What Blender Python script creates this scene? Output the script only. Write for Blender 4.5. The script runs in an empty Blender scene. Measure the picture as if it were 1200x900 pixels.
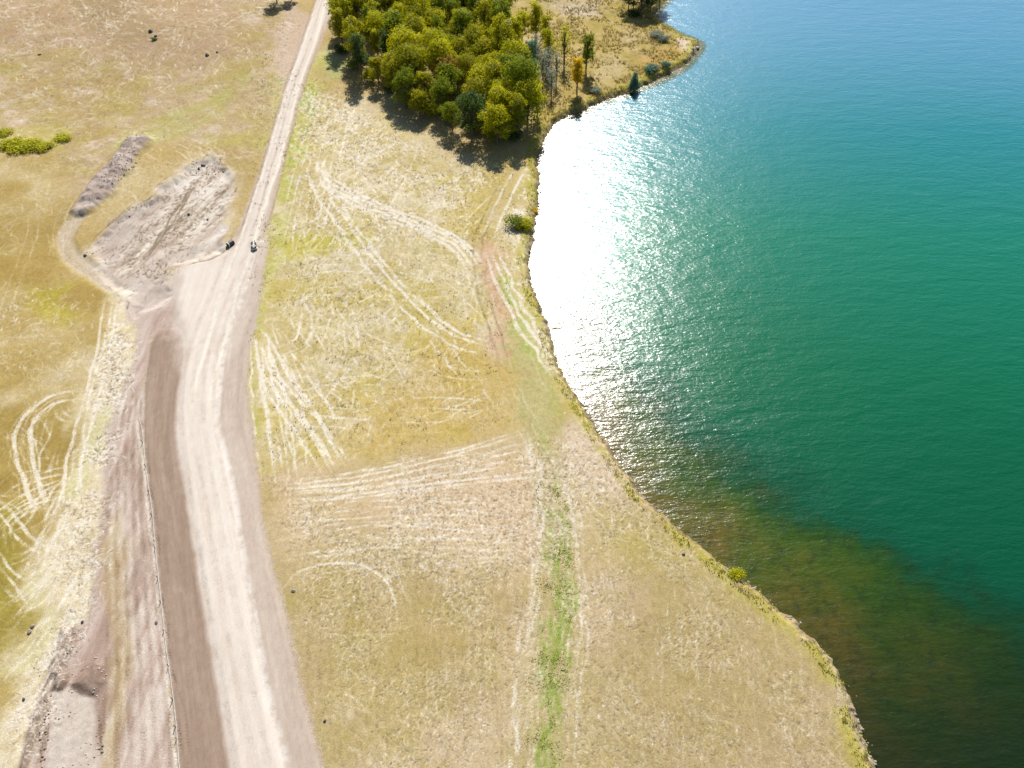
import bpy, math, random
import numpy as np
from mathutils import Vector

# ------------------------------------------------------------------ camera, sky, sun, exposure
S = bpy.context.scene
H = 75.0; TH = math.radians(48.5); F = 857.0
cam = bpy.data.objects.new('camera', bpy.data.cameras.new('camera'))
S.collection.objects.link(cam)
cam.location = (0, 0, H); cam.rotation_euler = (math.pi/2 - TH, 0, 0)
cam.data.sensor_width = 36; cam.data.lens = 36*F/1200
cam.data.clip_start = 0.5; cam.data.clip_end = 20000
S.camera = cam
SUN_EL = math.radians(40.5); SUN_AZ = math.radians(1.8)      # azimuth east of +Y
w = bpy.data.worlds.new('World'); S.world = w; w.use_nodes = True
nt = w.node_tree; bg = nt.nodes['Background']
sky = nt.nodes.new('ShaderNodeTexSky'); sky.sky_type = 'NISHITA'; sky.sun_disc = False
sky.sun_elevation = SUN_EL; sky.sun_rotation = SUN_AZ; sky.altitude = 400; sky.dust_density = 1.0; sky.air_density = 1.3; sky.ozone_density = 2.5
nt.links.new(sky.outputs[0], bg.inputs[0]); bg.inputs[1].default_value = 0.055
sl = bpy.data.lights.new('sun', 'SUN'); sl.energy = 4.9; sl.angle = math.radians(0.5); sl.color = (1, .965, .91)
so = bpy.data.objects.new('sun', sl); S.collection.objects.link(so)
sd = Vector((math.sin(SUN_AZ)*math.cos(SUN_EL), math.cos(SUN_AZ)*math.cos(SUN_EL), math.sin(SUN_EL)))
so.rotation_euler = (sd).to_track_quat('Z', 'Y').to_euler()
so.location = (0, 0, 120)
S.view_settings.view_transform = 'Standard'; S.view_settings.look = 'None'
S.view_settings.exposure = 1.03; S.view_settings.gamma = 1
S.cycles.max_bounces = 6; S.cycles.transparent_max_bounces = 4
KA = 1.95            # how many times brighter than its albedo a sunlit surface shows
WATER_Z = -0.85

C = S.collection
rng = np.random.default_rng(7); random.seed(7)
ct, st = math.cos(TH), math.sin(TH)
def P(px, py, z=0.0):
    v = (py-450)/F; dz = st + v*ct; t = (H-z)/dz
    return ((px-600)/F*t, t*(ct - v*st))
def lin(c):
    c = np.asarray(c, float); return np.where(c <= .04045, c/12.92, ((c+.055)/1.055)**2.4)
def alb(r, g, b):   # albedo of a sunlit horizontal surface that shows as this sRGB colour
    return tuple(float(q) for q in np.minimum(lin(np.array([r, g, b])/255.)/KA, .85))

# ------------------------------------------------------------------ noise
def vnoise(x, y, sc, seed):
    tab = np.random.default_rng(seed).random((256, 256)).astype(np.float32)
    x = x/sc + 57.3*seed; y = y/sc + 13.7*seed
    xi = np.floor(x).astype(np.int64); yi = np.floor(y).astype(np.int64)
    fx = (x-xi).astype(np.float32); fy = (y-yi).astype(np.float32)
    fx = fx*fx*(3-2*fx); fy = fy*fy*(3-2*fy)
    a = tab[yi & 255, xi & 255]; b = tab[yi & 255, (xi+1) & 255]
    c = tab[(yi+1) & 255, xi & 255]; d = tab[(yi+1) & 255, (xi+1) & 255]
    return (a+(b-a)*fx)*(1-fy) + (c+(d-c)*fx)*fy
def fbm(x, y, sc, seed, n=4, g=.55):
    s = 0; a = 1; t = 0
    for k in range(n):
        s = s + a*vnoise(x, y, sc/2**k, seed+k*11); t += a; a *= g
    return s/t
def sm(a, b, x):
    t = np.clip((x-a)/(b-a), 0, 1); return t*t*(3-2*t)

# ------------------------------------------------------------------ the land grid (finer near the viewer)
NC, NR = 1500, 1350
T0, T1 = 60.0, 225.0
iv = np.linspace(1/T0, 1/T1, NR); tt = 1/iv                     # depth of each row
Yr = (tt - H*st)/ct
UM = 1.22
u = np.linspace(-UM, UM, NC)
def WH(t): return .70*t
GX = (u[None, :]*WH(tt)[:, None]); GY = np.repeat(Yr[:, None], NC, 1)
gx = GX.ravel(); gy = GY.ravel()
def gi(X, Y):   # world -> grid index
    t = Y*ct + H*st
    j = (1/t - 1/T0)/(1/T1 - 1/T0)*(NR-1); i = (X/WH(t)+UM)/(2*UM)*(NC-1)
    return i, j

def wpts(pts, z=0): return np.array([P(a, b, z) for a, b in pts])
def spline(p, step=.5):
    p = np.asarray(p, float); out = []
    q = np.vstack([2*p[0]-p[1], p, 2*p[-1]-p[-2]])
    for k in range(1, len(q)-2):
        n = max(2, int(np.linalg.norm(q[k+1]-q[k])/step)); t = np.linspace(0, 1, n, endpoint=False)[:, None]
        out.append(.5*((2*q[k]) + (-q[k-1]+q[k+1])*t + (2*q[k-1]-5*q[k]+4*q[k+1]-q[k+2])*t**2 + (-q[k-1]+3*q[k]-3*q[k+1]+q[k+2])*t**3))
    out.append(p[-1:]); return np.vstack(out)
def segdist(X, Y, p):
    d = np.full(X.shape, 1e9)
    for a, b in zip(p[:-1], p[1:]):
        ab = b-a; L = ab@ab + 1e-12
        t = np.clip(((X-a[0])*ab[0] + (Y-a[1])*ab[1])/L, 0, 1)
        d = np.minimum(d, (X-a[0]-t*ab[0])**2 + (Y-a[1]-t*ab[1])**2)
    return np.sqrt(d)
def inside(X, Y, p):
    r = np.zeros(X.shape, bool)
    q = np.roll(p, -1, 0)
    for (x1, y1), (x2, y2) in zip(p, q):
        if y1 == y2: continue
        r ^= ((y1 > Y) != (y2 > Y)) & (X < (x2-x1)*(Y-y1)/(y2-y1)+x1)
    return r
wrpx = (fbm(gx, gy, 5, 3, 4)-.5); wrpy = (fbm(gx, gy, 5, 31, 4)-.5)
def sdf(pts, warp=1.0, margin=6, world=False):
    """signed distance (positive inside) of a polygon traced on the ground, on the grid; -99 far off"""
    p = np.array(pts, float) if world else wpts(pts)
    X = gx+wrpx*warp*2; Y = gy+wrpy*warp*2
    lo = p.min(0)-margin; hi = p.max(0)+margin
    m = np.where((X > lo[0]) & (X < hi[0]) & (Y > lo[1]) & (Y < hi[1]))[0]
    out = np.full(gx.shape, -99., np.float32)
    if len(m):
        d = segdist(X[m], Y[m], np.vstack([p, p[:1]])); out[m] = np.where(inside(X[m], Y[m], p), d, -d)
    return out
def ldist(pts, warp=.3, margin=6, off=0.0):
    p = spline(wpts(pts), 3.0)
    X = gx+wrpx*warp*2+off; Y = gy+wrpy*warp*2
    lo = p.min(0)-margin; hi = p.max(0)+margin
    m = np.where((X > lo[0]) & (X < hi[0]) & (Y > lo[1]) & (Y < hi[1]))[0]
    out = np.full(gx.shape, 99., np.float32)
    if len(m): out[m] = segdist(X[m], Y[m], p)
    return out

# shoreline, traced at water level
SH = [(1500,-505),(1150,-330),(950,-230),(850,-140),(800,-80),(788,-40),(790,-14),(783,0),(768,18),(776,28),(800,42),(820,51),(817,62),(802,78),(777,92),(748,105),(722,115),(702,121),
 (684,130),(668,136),(653,146),(643,159),(636,175),(632,190),(636,204),(633,222),(634,240),(630,262),(626,285),(623,310),(625,330),(634,352),
 (642,374),(648,395),(656,417),(666,441),(676,460),(691,483),(706,505),(727,538),(750,570),(776,599),(803,622),(832,646),(862,670),(892,692),
 (917,714),(946,737),(967,758),(986,787),(1001,817),(1011,847),(1019,875),(1027,903),(1040,960),(1050,1100)]
shp = np.array([P(a, b, WATER_Z) for a, b in SH])
shs = np.vstack([shp[:3], spline(shp[2:], 3.0)[1:]])
xb, yb = shs[-1]
land = np.vstack([shs, [[xb+10, -4300], [-9600, -4300], [-9600, 30000], [shs[0][0], 30000]]])
def shore_sd(X, Y, near=14.):   # + on land; exact within `near` metres of the shoreline, coarse beyond
    ins = inside(X, Y, land); d = segdist(X, Y, shs[::6] if (len(shs)-1) % 6 == 0 else np.vstack([shs[::6], shs[-1:]]))
    k = np.where(d < near)[0]
    if len(k):
        o = k[np.argsort(Y[k], kind='stable')]; best = []
        for ch in np.array_split(o, 60):
            if not len(ch): continue
            y0, y1 = Y[ch].min()-near-2, Y[ch].max()+near+2
            sel = np.where((np.maximum(shs[:-1, 1], shs[1:, 1]) > y0) & (np.minimum(shs[:-1, 1], shs[1:, 1]) < y1))[0]
            m = np.full(len(ch), 1e9); Xc, Yc = X[ch], Y[ch]
            for s_ in sel:
                a, b = shs[s_], shs[s_+1]; ab = b-a; q = np.clip(((Xc-a[0])*ab[0]+(Yc-a[1])*ab[1])/(ab@ab+1e-12), 0, 1)
                m = np.minimum(m, (Xc-a[0]-q*ab[0])**2+(Yc-a[1]-q*ab[1])**2)
            d[ch] = np.minimum(np.sqrt(m), 1e5)
    return np.where(ins, d, -d)
sw = (fbm(gx, gy, 2.2, 77, 4)-.5)*1.3
SDr = shore_sd(gx, gy); SD = SDr + sw*sm(12, 1, np.abs(SDr))*np.where(gy > 125, 1.2, .9)

# ------------------------------------------------------------------ outlines of the works, traced on the ground
ROAD_L = [(373,0),(353,50),(337,100),(322,150),(307,200),(291,245),(277,283),(258,300),(225,309),(207,318),(203,350),(209,385),(216,400),(211,450),(208,500),(212,550),(221,600),(229,650),(237,700),(251,775),(260,825),(270,900),(282,980)]
ROAD_R = [(394,0),(374,50),(354,100),(340,150),(328,200),(315,250),(305,283),(297,300),(285,350),(267,395),(260,450),(258,500),(269,550),(279,600),(287,650),(296,700),(310,775),(320,825),(337,900),(352,980)]
SHL_R = [(311,283),(308,300),(302,350),(293,400),(287,450),(291,500),(296,550),(303,600),(314,650),(326,700),(343,775),(354,825),(374,900),(396,980)]
DK_L = [(188,386),(178,402),(172,450),(169,500),(174,550),(180,600),(185,650),(191,700),(199,775),(206,825),(212,900),(220,980)]
top_l = (402, -70); top_r = (422, -70)
def wp_spl(l): return spline(wpts(l), 2.0)
roadL = wp_spl([top_l]+ROAD_L); roadR = wp_spl([top_r]+ROAD_R)
road = sdf(np.vstack([roadL, roadR[::-1]]), .25, world=True)
shr = sdf(np.vstack([wp_spl(ROAD_R[6:]), wp_spl(SHL_R)[::-1]]), .3, world=True)
dk = sdf(np.vstack([wp_spl(DK_L), wp_spl(ROAD_L[11:])[::-1]]), .15, world=True)
sub = sdf([(178,352),(205,345),(215,390),(176,390),(170,450),(167,500),(171,550),(177,600),(182,650),(188,700),(196,775),(203,825),(209,900),(215,980),
           (20,980),(38,900),(50,830),(62,790),(80,745),(100,735),(112,700),(118,640),(126,560),(131,500),(145,450),(160,420),(165,385),(150,355)], 1.0)
exc = sdf([(248,183),(228,197),(205,205),(165,235),(132,262),(108,282),(100,300),(112,326),(140,345),(165,372),(200,350),(205,318),(238,308),(268,292),(266,275),(272,250),(285,225),(270,205),(258,192)], 2.6)
berm = ldist([(162,170),(147,190),(132,208),(117,228),(104,243)], .8)
upL = ldist([(104,243),(85,262),(75,280),(82,300),(105,318),(130,335)], .5)

Hh = (fbm(gx, gy, 42, 5, 3)-.5)*1.6*sm(8, 30, SD) + (fbm(gx, gy, 6, 9, 3)-.5)*.22
hill = sm(0, 1, (fbm(gx+20, gy, 60, 15, 2)-.35)*2)*sm(-30, -90, gx)*sm(90, 190, gy)*2.5
Hh = Hh + hill*0.8
flat = np.maximum.reduce([sm(-5, 0, road), sm(-5, 0, shr), sm(-5, 0, dk), sm(-5, 0, sub)])
Hh = Hh*(1-.85*flat)
Hh += sm(-.5, 1.2, road)*.22 + .10*sm(-.3, .5, shr) + .05*sm(-.3, .3, dk)
clod = fbm(gx, gy, .9, 19, 3)
Hh += np.where(berm < 6, sm(3.4, 1.2, berm)*(1.0+.5*(fbm(gx, gy, 2.6, 21, 3)-.5)*2) + sm(3.6, 2, berm)*(clod-.5)*.45, 0)
Hh -= sm(0, 2.5, exc)*(.55 + .22*(fbm(gx, gy, 4.5, 23, 3)-.5)*2)
Hh -= .25*sm(2.2, .8, upL)
# bank and lake bed
bank = np.where(SD > 0, -1.0 + (1.0)*sm(0, 1.6, SD + .8*(fbm(gx, gy, 1.1, 41, 3)-.5)), -1.0+.10*SD)
Hh = np.where(SD < 6, bank + np.clip(Hh, -.4, .6)*sm(.8, 6, SD), Hh)

# ------------------------------------------------------------------ painting (base colours as they show in full sun)
n_big = fbm(gx, gy, 26, 101, 4); n_mid = fbm(gx, gy, 7, 103, 4); n_sm = fbm(gx, gy, 2.0, 107, 4); n_f = fbm(gx, gy, .7, 109, 3)
def ridg(sc, seed, ax=1., ay=1.): return fbm(gx/ax, gy/ay, sc, seed, 4, .62)
def grad(v, *cs):
    cs = [np.array(c, float) for c in cs]; n = len(cs)-1
    v = np.clip(v, 0, .9999)*n; out = np.zeros((len(v), 3), np.float32)
    k = v.astype(int); f = (v-k)[:, None]
    ca = np.array(cs); return (ca[k]*(1-f)+ca[k+1]*f).astype(np.float32)
Cc = grad((n_big*.5+n_mid*.5-.25)*2, (176,150,80), (188,162,98), (196,174,118), (205,188,144))   # dry prairie
def mix(m, c):
    global Cc
    m = np.clip(m, 0, 1)
    if not np.any(m > 0): return
    if np.ndim(c) == 1: c = np.array(c, np.float32)[None, :]
    Cc = Cc*(1-m[:, None]) + c*m[:, None]
def region(pts, soft=2.0, warp=2.5): return sm(-soft, soft, sdf(pts, warp, margin=10))
straw_n = sm(.50, .68, fbm(gx, gy, 3.2, 131, 5, .7))
straw_fine = sm(.52, .66, fbm(gx, gy, 1.1, 137, 4, .7))
# broad tones
UL = region([(-300,-120),(345,-40),(330,80),(290,220),(250,180),(160,160),(80,270),(-300,420)], 3)
mix(UL*sm(.42, .62, n_mid)*.7, (200,176,132)); mix(UL*straw_n*.65, (222,208,184)); mix(UL*straw_fine*.2, (232,222,204)); mix(UL*sm(.5, .64, fbm(gx, gy, 9, 141, 4))*.5, (180,162,80))
mix(UL*sm(.52, .66, fbm(gx, gy, 5, 143, 4))*.35, (176,164,56))
mix(region([(-300,-120),(270,-60),(285,60),(235,85),(140,75),(60,55),(-300,60)], 5)*.75, grad(n_sm, (166,134,88), (188,158,118), (196,170,132)))
mix(region([(90,0),(140,-5),(200,40),(150,62),(100,40)], 4)*.5, (150,128,76))
mix(region([(120,178),(180,140),(240,120),(290,80),(305,85),(270,125),(215,165),(150,180)], 2)*.5*sm(.35,.6,n_mid), (178,182,74))
mix(region([(240,160),(320,155),(310,175),(250,178)], 2)*.5, (190,186,84))
mix(UL*.6, Cc*np.array([[.91,.88,.90]])); mix(UL*.5*sm(.5,.62,fbm(gx,gy,2.4,145,4,.7)), (170,146,96))
LM = region([(-300,180),(60,170),(95,240),(70,290),(120,340),(160,370),(145,450),(118,520),(60,470),(-20,560),(-300,520)], 3)
mix(LM*.8, grad((n_mid*.6+n_big*.4-.3)*2.5, (164,136,60), (176,150,78), (190,168,106), (208,190,144)))
mix(region([(42,335),(110,338),(125,365),(100,375),(45,370)], 2)*.75*sm(.3,.6,n_mid), (178,166,34))
mix(region([(-40,148),(85,150),(88,162),(60,178),(-40,180)], 1)*.5, (184,172,70))
LL = region([(-300,500),(20,470),(80,470),(115,560),(60,620),(40,700),(30,780),(0,860),(-300,980)], 2)
mix(LL*.85, grad((n_mid*.5+n_sm*.5-.25)*2, (140,112,40), (160,134,56), (176,150,74)))
mix(region([(-60,600),(22,595),(30,640),(20,700),(-5,720),(-60,700)], 1.5)*.55, (150,140,36))
mix(region([(-60,700),(18,690),(35,730),(10,800),(-60,830)], 1.5)*.6, (150,138,40))
# straw litter left of the works
LIT = region([(120,330),(165,350),(172,400),(160,470),(145,520),(140,640),(125,720),(100,800),(60,900),(40,980),(-120,980),(-60,900),(-5,830),(24,770),(30,700),(42,640),(80,560),(95,480),(112,420)], 2.2, 4)
mix(LIT*.9, grad((n_sm*.6+n_f*.4-.25)*2.1, (206,188,144), (222,206,168), (234,222,190), (240,230,208)))
mix(LIT*sm(.55, .7, fbm(gx, gy, 4, 151, 4))*.55, (200,196,130))
# middle field
MF = region([(330,90),(420,110),(520,180),(605,190),(585,235),(565,290),(580,380),(605,500),(470,535),(310,560),(290,500),(292,400),(315,260)], 2)
mix(MF*.9, grad((n_big*.35+n_mid*.65-.25)*2, (182,158,82), (194,172,104), (206,188,128), (216,202,154)))
mix(MF*.25, (196,178,120)); mix(MF*straw_n*.5, (224,211,180)); mix(MF*straw_fine*.22, (232,222,198)); mix(MF*sm(.5,.62,fbm(gx,gy,1.4,163,4,.7))*.3, (160,150,66))
mix(MF*sm(.52, .66, fbm(gx, gy, 6, 161, 4))*.5, (190,170,66))
mix(region([(320,280),(350,275),(420,275),(430,290),(370,300),(320,310)], 1.5)*.7*sm(.3,.5,n_mid), (188,180,58))
mix(region([(430,480),(500,400),(545,380),(595,420),(600,505),(500,520),(420,530)], 4)*.45, (192,156,68))
mix(region([(540,190),(605,192),(580,240),(560,290),(520,270)], 3)*.5, (190,166,72))
mix(region([(380,200),(440,180),(520,215),(540,250),(470,262),(400,255)], 3)*.5*sm(.35,.6,n_sm), (228,216,188))
mix(region([(322,60),(338,10),(358,15),(372,20),(352,60),(340,100),(328,110)], 1.5, 1.5)*.7, (208,184,168)); mix(region([(385,85),(560,190),(545,205),(500,190),(420,150),(385,130)], 2)*.45, (222,206,176))
# verge right of the road
VG = region([(395,90),(375,120),(360,160),(350,200),(338,260),(322,320),(308,370),(300,420),(298,470),(305,540),(312,560),(299,560),(292,500),(289,450),(294,400),(303,350),(308,300),(318,250),(335,180),(352,110),(370,60),(385,60)], 1.2, 1.6)
mix(VG*.75*sm(.3, .58, fbm(gx, gy, 2.5, 171, 3)), (184,186,80)); mix(VG*.4*straw_n, (228,218,184))
mix(region([(372,75),(400,90),(420,110),(395,125),(372,120)], 2)*.6, (180,152,84))
mix(region([(385,50),(405,70),(395,90),(380,90)], 1.5)*.7, (164,176,104))
mix(region([(300,400),(322,385),(345,470),(350,560),(312,560),(300,480)], 1.5, 2)*.55*sm(.35, .6, n_sm), (234,222,194))
# shore strip
SS = region([(612,190),(636,200),(632,262),(625,300),(624,330),(640,370),(655,415),(680,470),(730,540),(700,540),(660,490),(630,440),(600,380),(580,330),(572,270),(590,225)], 1.5)
mix(SS*.85, grad((n_mid*.5+n_sm*.5-.25)*2, (180,168,84), (200,182,118), (214,196,146), (226,210,176)))
mix(region([(615,270),(628,285),(626,330),(645,380),(650,420),(672,470),(640,450),(612,390),(600,330)], 1.5)*.5*straw_n, (234,222,194))
PK = region([(558,278),(584,292),(590,335),(602,380),(606,415),(588,410),(572,370),(560,325)], 1.5, 3)
mix(PK*.8, grad(n_sm, (196,150,104), (214,176,144), (226,198,172)))
# south fields
SF = region([(308,562),(470,538),(605,508),(640,500),(690,490),(740,548),(800,615),(870,672),(960,745),(1015,850),(1050,1100),(380,1100),(350,800),(318,650)], 1.2, 1.0)
mix(SF*.95, grad((n_big*.45+n_mid*.55-.25)*2, (166,144,88), (182,160,108), (192,170,122), (202,182,138)))
mix(SF*sm(.48, .62, fbm(gx, gy, 11, 181, 4))*.6, (166,152,72))
mix(SF*sm(.54, .68, fbm(gx, gy, 3.5, 183, 4))*.45, (160,148,58))
mix(SF*sm(.5, .75, fbm(gx, gy, 2.5, 187, 4))*.4, (200,182,142))
mix(SF*.3, (202,176,142))
SFN = region([(308,560),(470,538),(605,508),(690,490),(760,575),(700,590),(640,650),(560,660),(420,640),(330,640)], 3, 2)
mix(SFN*.7, grad((n_mid*.6+n_sm*.4-.25)*2, (196,170,120), (212,188,146), (222,202,166)))
mix(region([(430,560),(600,540),(640,560),(640,650),(560,640),(430,590)], 3)*.35, (216,184,148))
mix(region([(650,500),(690,485),(745,560),(720,590),(680,560)], 1.5)*.6, (218,196,168))
mix(region([(340,650),(480,640),(600,680),(600,800),(500,850),(400,800),(340,740)], 5)*.45, (166,146,76))
mix(region([(700,680),(860,690),(980,800),(1000,900),(900,1000),(760,1000),(700,800)], 6)*.4, (162,140,92))
mix(region([(700,600),(800,620),(850,670),(760,680),(700,650)], 4)*.4, (182,166,86))
mix(region([(330,770),(430,760),(440,900),(380,900)], 3)*.4*straw_n, (214,200,164))
# green strip and the weeds in the lakeside track
GS = region([(584,315),(597,322),(614,375),(636,425),(654,490),(640,530),(616,520),(604,440),(590,375)], 1.2, 2.0)
mix(GS*.75*sm(.2, .5, n_sm), (170,182,86)); mix(GS*.4*sm(.5,.65,n_f), (140,164,60))
TR = region([(600,400),(640,440),(650,500),(672,560),(684,640),(686,720),(680,820),(672,1000),(598,1000),(605,850),(618,760),(626,690),(632,620),(626,550),(612,510)], .8, 1.2)
mix(TR*.65, grad(n_sm, (176,158,100), (190,172,120), (206,188,142)))
GS2 = region([(625,500),(650,510),(664,600),(668,690),(664,780),(650,860),(640,1000),(612,1000),(618,880),(630,790),(640,700),(640,620)], .8, 1.5)
gsf = sm(60, 44, gy)*(1-.6*sm(27, 20, gy)); mix(GS2*.6*sm(.46, .60, fbm(gx/.6, gy/1.4, 1.6, 191, 4, .7))*(.35+.65*gsf), (158,174,82)); mix(GS2*.35*sm(.55, .7, n_f)*gsf, (120,154,56))
# peninsula
PN = region([(590,-20),(770,-10),(765,18),(800,42),(822,52),(800,80),(745,107),(700,123),(655,148),(636,190),(615,170),(640,100),(650,60),(600,30)], 2)
mix(PN*.9, grad((n_mid*.6+n_sm*.4-.25)*2, (150,142,46), (176,154,62), (192,168,96), (204,184,128)))
mix(region([(620,-60),(760,-60),(700,12),(640,12)], 3)*.7, grad(n_sm, (186,164,124), (206,188,156)))
mix(region([(655,5),(695,5),(700,18),(660,16)], 1.5)*.7, (216,202,188))
mix(region([(690,75),(720,60),(735,80),(715,98),(695,95)], 2)*.6, (204,186,140))
mix(region([(745,68),(775,55),(812,60),(785,78),(755,88)], 2)*.5, (204,156,72))
mix(region([(795,42),(825,50),(818,66),(800,62)], 1)*.9, (226,206,184))
# bank edge: greener lip, earth face darkened with painted shade
mix(sm(3.6, 1.6, SD)*sm(.8, 1.6, SD)*sm(.3, .55, fbm(gx, gy, 3, 201, 3))*.75, (184,176,62))
mix(sm(1.3, .4, SD)*.75, grad(n_f, (112,96,72), (146,128,98), (184,164,134)))
mix(sm(.4, -.1, SD), (84,74,50))
beach = sdf([(960,745),(975,755),(1003,810),(1018,860),(1030,920),(1015,900),(1003,855),(988,815)], 1)
mix(sm(-1, 1, beach)*.7*sm(.3, .6, n_f), (206,190,160))
# earthworks
corr = np.maximum.reduce([np.where(dk > -2, dk, -99), np.where(road > -2, road, -99), np.where(sub > -2, sub, -99), np.where(shr > -2, shr, -99)])
mix(sm(-.9, .1, corr + .8*(n_f-.5))*.95, grad(n_sm, (186,166,150), (206,190,176)))
SUBc = grad((fbm(gx/1.0, gy/9.0, 1.1, 211, 4)-.25)*2, (164,138,122), (184,158,142), (204,182,168), (216,200,186))
mix(sm(-.8, .8, sub)*.92, SUBc)
mix(sm(-.5, .5, sub)*region([(118,640),(136,600),(150,640),(150,760),(140,900),(120,900),(125,760)], .8, 1.5)*.5, (178,152,96))
mix(region([(128,570),(150,560),(160,700),(172,900),(182,1000),(150,1000),(150,800)], .9, .6)*.35*sm(.3,.6,n_sm), (218,204,192))
exr = (gx-gy*.42)*.9; EXc = grad((fbm(exr, (gx*.42+gy)*.22, 1.6, 221, 5, .7)-.22)*2, (176,156,140), (204,186,172), (224,210,197), (236,226,216))
mix(sm(-1.8, 1.6, exc)*.93, EXc)
mix(sm(-.3, .8, exc)*region([(110,282),(165,238),(200,210),(215,215),(190,250),(150,290),(125,320)], 1.5)*.4, (182,166,156))
mix(region([(200,300),(240,285),(268,292),(240,312),(205,320)], 2)*.5, (212,196,180))
mix(region([(150,350),(175,300),(200,300),(205,345),(180,385),(165,385)], 2)*.5, (196,178,166))
mix(sm(2.6, 1.8, berm)*.95, grad((fbm(gx, gy, 1.6, 231, 4)-.25)*2, (152,132,122), (176,158,148), (196,180,170)))
mix(sm(2.0, .9, upL)*.7, grad(n_sm, (196,180,160), (222,208,192)))
mix(sm(.3, .1, np.abs(exc))*sm(.55, .7, n_sm)*.6, (110,90,72))
# road surfaces: grader streaks follow the road
rd_u = segdist(gx, gy, wp_spl([(393,-30)]+ROAD_R))
stk = fbm(rd_u, gy/14, .45, 241, 4, .7); stk2 = fbm(rd_u, gy/40, 1.3, 243, 3)
mix(sm(-.25, .2, dk)*.97*sm(P(190, 384)[1], P(190, 402)[1], gy+3*(n_sm-.5)), grad((stk*.55+n_f*.2+stk2*.25-.25)*2, (148,124,106), (164,140,121), (179,156,137)))
mix(sm(-1.0, .6, shr)*.93, grad((stk*.5+n_f*.2+stk2*.3-.25)*2, (186,166,148), (200,181,164), (214,197,180)))
sfr = .4+1.6*sm(66, 74, gy)*sm(108, 96, gy)*sm(-27, -33, gx)
mix(np.clip((road+sfr*1.1+sfr*(n_sm-.5))/(2*sfr), 0, 1)*.97, grad((stk*.35+stk2*.45+n_sm*.2-.25)*2, (216,200,184), (229,215,201), (236,225,213)))
up = sm(150, 60, gy*0+ (gy))  # fades out with distance up the lane
far = sm(88, 110, gy)
mix(far*sm(-.3, .4, road)*sm(.45, .7, stk2)*.5, (196,176,164))
mix(sm(.9, .1, np.abs(road-.0))*far*.5, (190,166,146))
# gravel windrows on the road's edges
mix(sm(.55, .15, np.abs(shr+.15))*sm(0, .2, rd_u*0+1)*sm(1.5, .3, rd_u)*.6*sm(.35, .6, n_f), (240,232,222))
# scraped flat patch at the lower left, furrows and heaps
pad = sdf([(62,812),(85,806),(110,815),(116,980),(45,980),(56,860)], .4)
Hh += sm(-.4, .5, pad)*(clod-.5)*.10
mix(sm(-.4, .5, pad)*.85, grad(n_f*.6+n_sm*.4, (206,192,176), (222,210,196)))
hp1 = sdf([(70,738),(88,735),(86,760),(78,780),(82,800),(72,812),(56,812),(60,800),(45,850),(35,900),(22,980),(5,980),(30,860),(50,800),(62,765)], .35)
hp2 = sdf([(80,803),(95,790),(110,775),(122,780),(124,800),(112,818),(95,815)], .3)
for h_ in (hp1, hp2):
    mix(sm(-.2, .3, h_)*.95, grad(n_f, (134,110,96), (152,128,112), (168,146,130)))
    Hh += sm(-.1, .9, h_)*.35 + sm(-.1, .5, h_)*(clod-.5)*.15

# ------------------------------------------------------------------ strokes: wheel tracks, swaths and straw
def stroke_layer(): return np.zeros((NR, NC), np.float32)
def splat(L, X, Y, w):
    i, j = gi(X, Y); i0 = np.floor(i).astype(int); j0 = np.floor(j).astype(int); fi = i-i0; fj = j-j0
    ok = (i0 >= 0) & (i0 < NC-1) & (j0 >= 0) & (j0 < NR-1)
    i0, j0, fi, fj = i0[ok], j0[ok], fi[ok], fj[ok]; w = np.broadcast_to(w, X.shape)[ok]
    for a, b, q in ((0,0,(1-fi)*(1-fj)), (1,0,fi*(1-fj)), (0,1,(1-fi)*fj), (1,1,fi*fj)):
        np.add.at(L.ravel(), (j0+b)*NC+i0+a, (q*w).astype(np.float32))
def track(L, pts, width=.35, st_=1.0, offs=(0,), rag=.12, breaks=.35, world=False, wob=0.0):
    p = spline(pts if world else wpts(pts), .06)
    d = np.gradient(p, axis=0); d /= np.linalg.norm(d, axis=1)[:, None]+1e-9
    nrm = np.stack([-d[:, 1], d[:, 0]], 1)
    s = np.arange(len(p))*.06
    for o in offs:
        sd_ = random.randrange(1000)
        wv = (vnoise(s, s*0, 2.5, 500+sd_ % 50)-.5)*rag*3 + (vnoise(s, s*0+3, 12, 560+sd_ % 50)-.5)*wob
        amp = st_*sm(breaks-.25, breaks+.25, vnoise(s, s*0+9, 1.3, 600+sd_ % 50)*.6+vnoise(s, s*0+9, 6, 660+sd_ % 50)*.4)
        amp = amp*(.45+1.1*vnoise(s, s*0+2, .45, 740+sd_ % 40))*np.minimum(1, np.minimum(s, s[::-1])/5.0)
        t = p[:, 1]*ct+H*st; cell = np.clip(2*UM*.7*t/NC, .05, .4)     # cell size across
        n = max(1, int(width/.07))
        for k in range(n):
            q = (k+.5)/n-.5
            ww = width*(.55+.9*vnoise(s, s*0+5, .9, 700+sd_ % 40)); X = p[:, 0]+nrm[:, 0]*(o+wv+q*ww) + rng.normal(0, .06, len(p)); Y = p[:, 1]+nrm[:, 1]*(o+wv+q*ww)+rng.normal(0, .06, len(p))
            dy = t*t*(1/T0-1/T1)/NR/ct
            splat(L, X, Y, amp*(.06*.07/(cell*np.maximum(dy, .03))).clip(0, 1.2)*1.3)
W = stroke_layer(); D = stroke_layer(); G = stroke_layer()     # pale, dark, green
TW = (-.9, .9)
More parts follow.
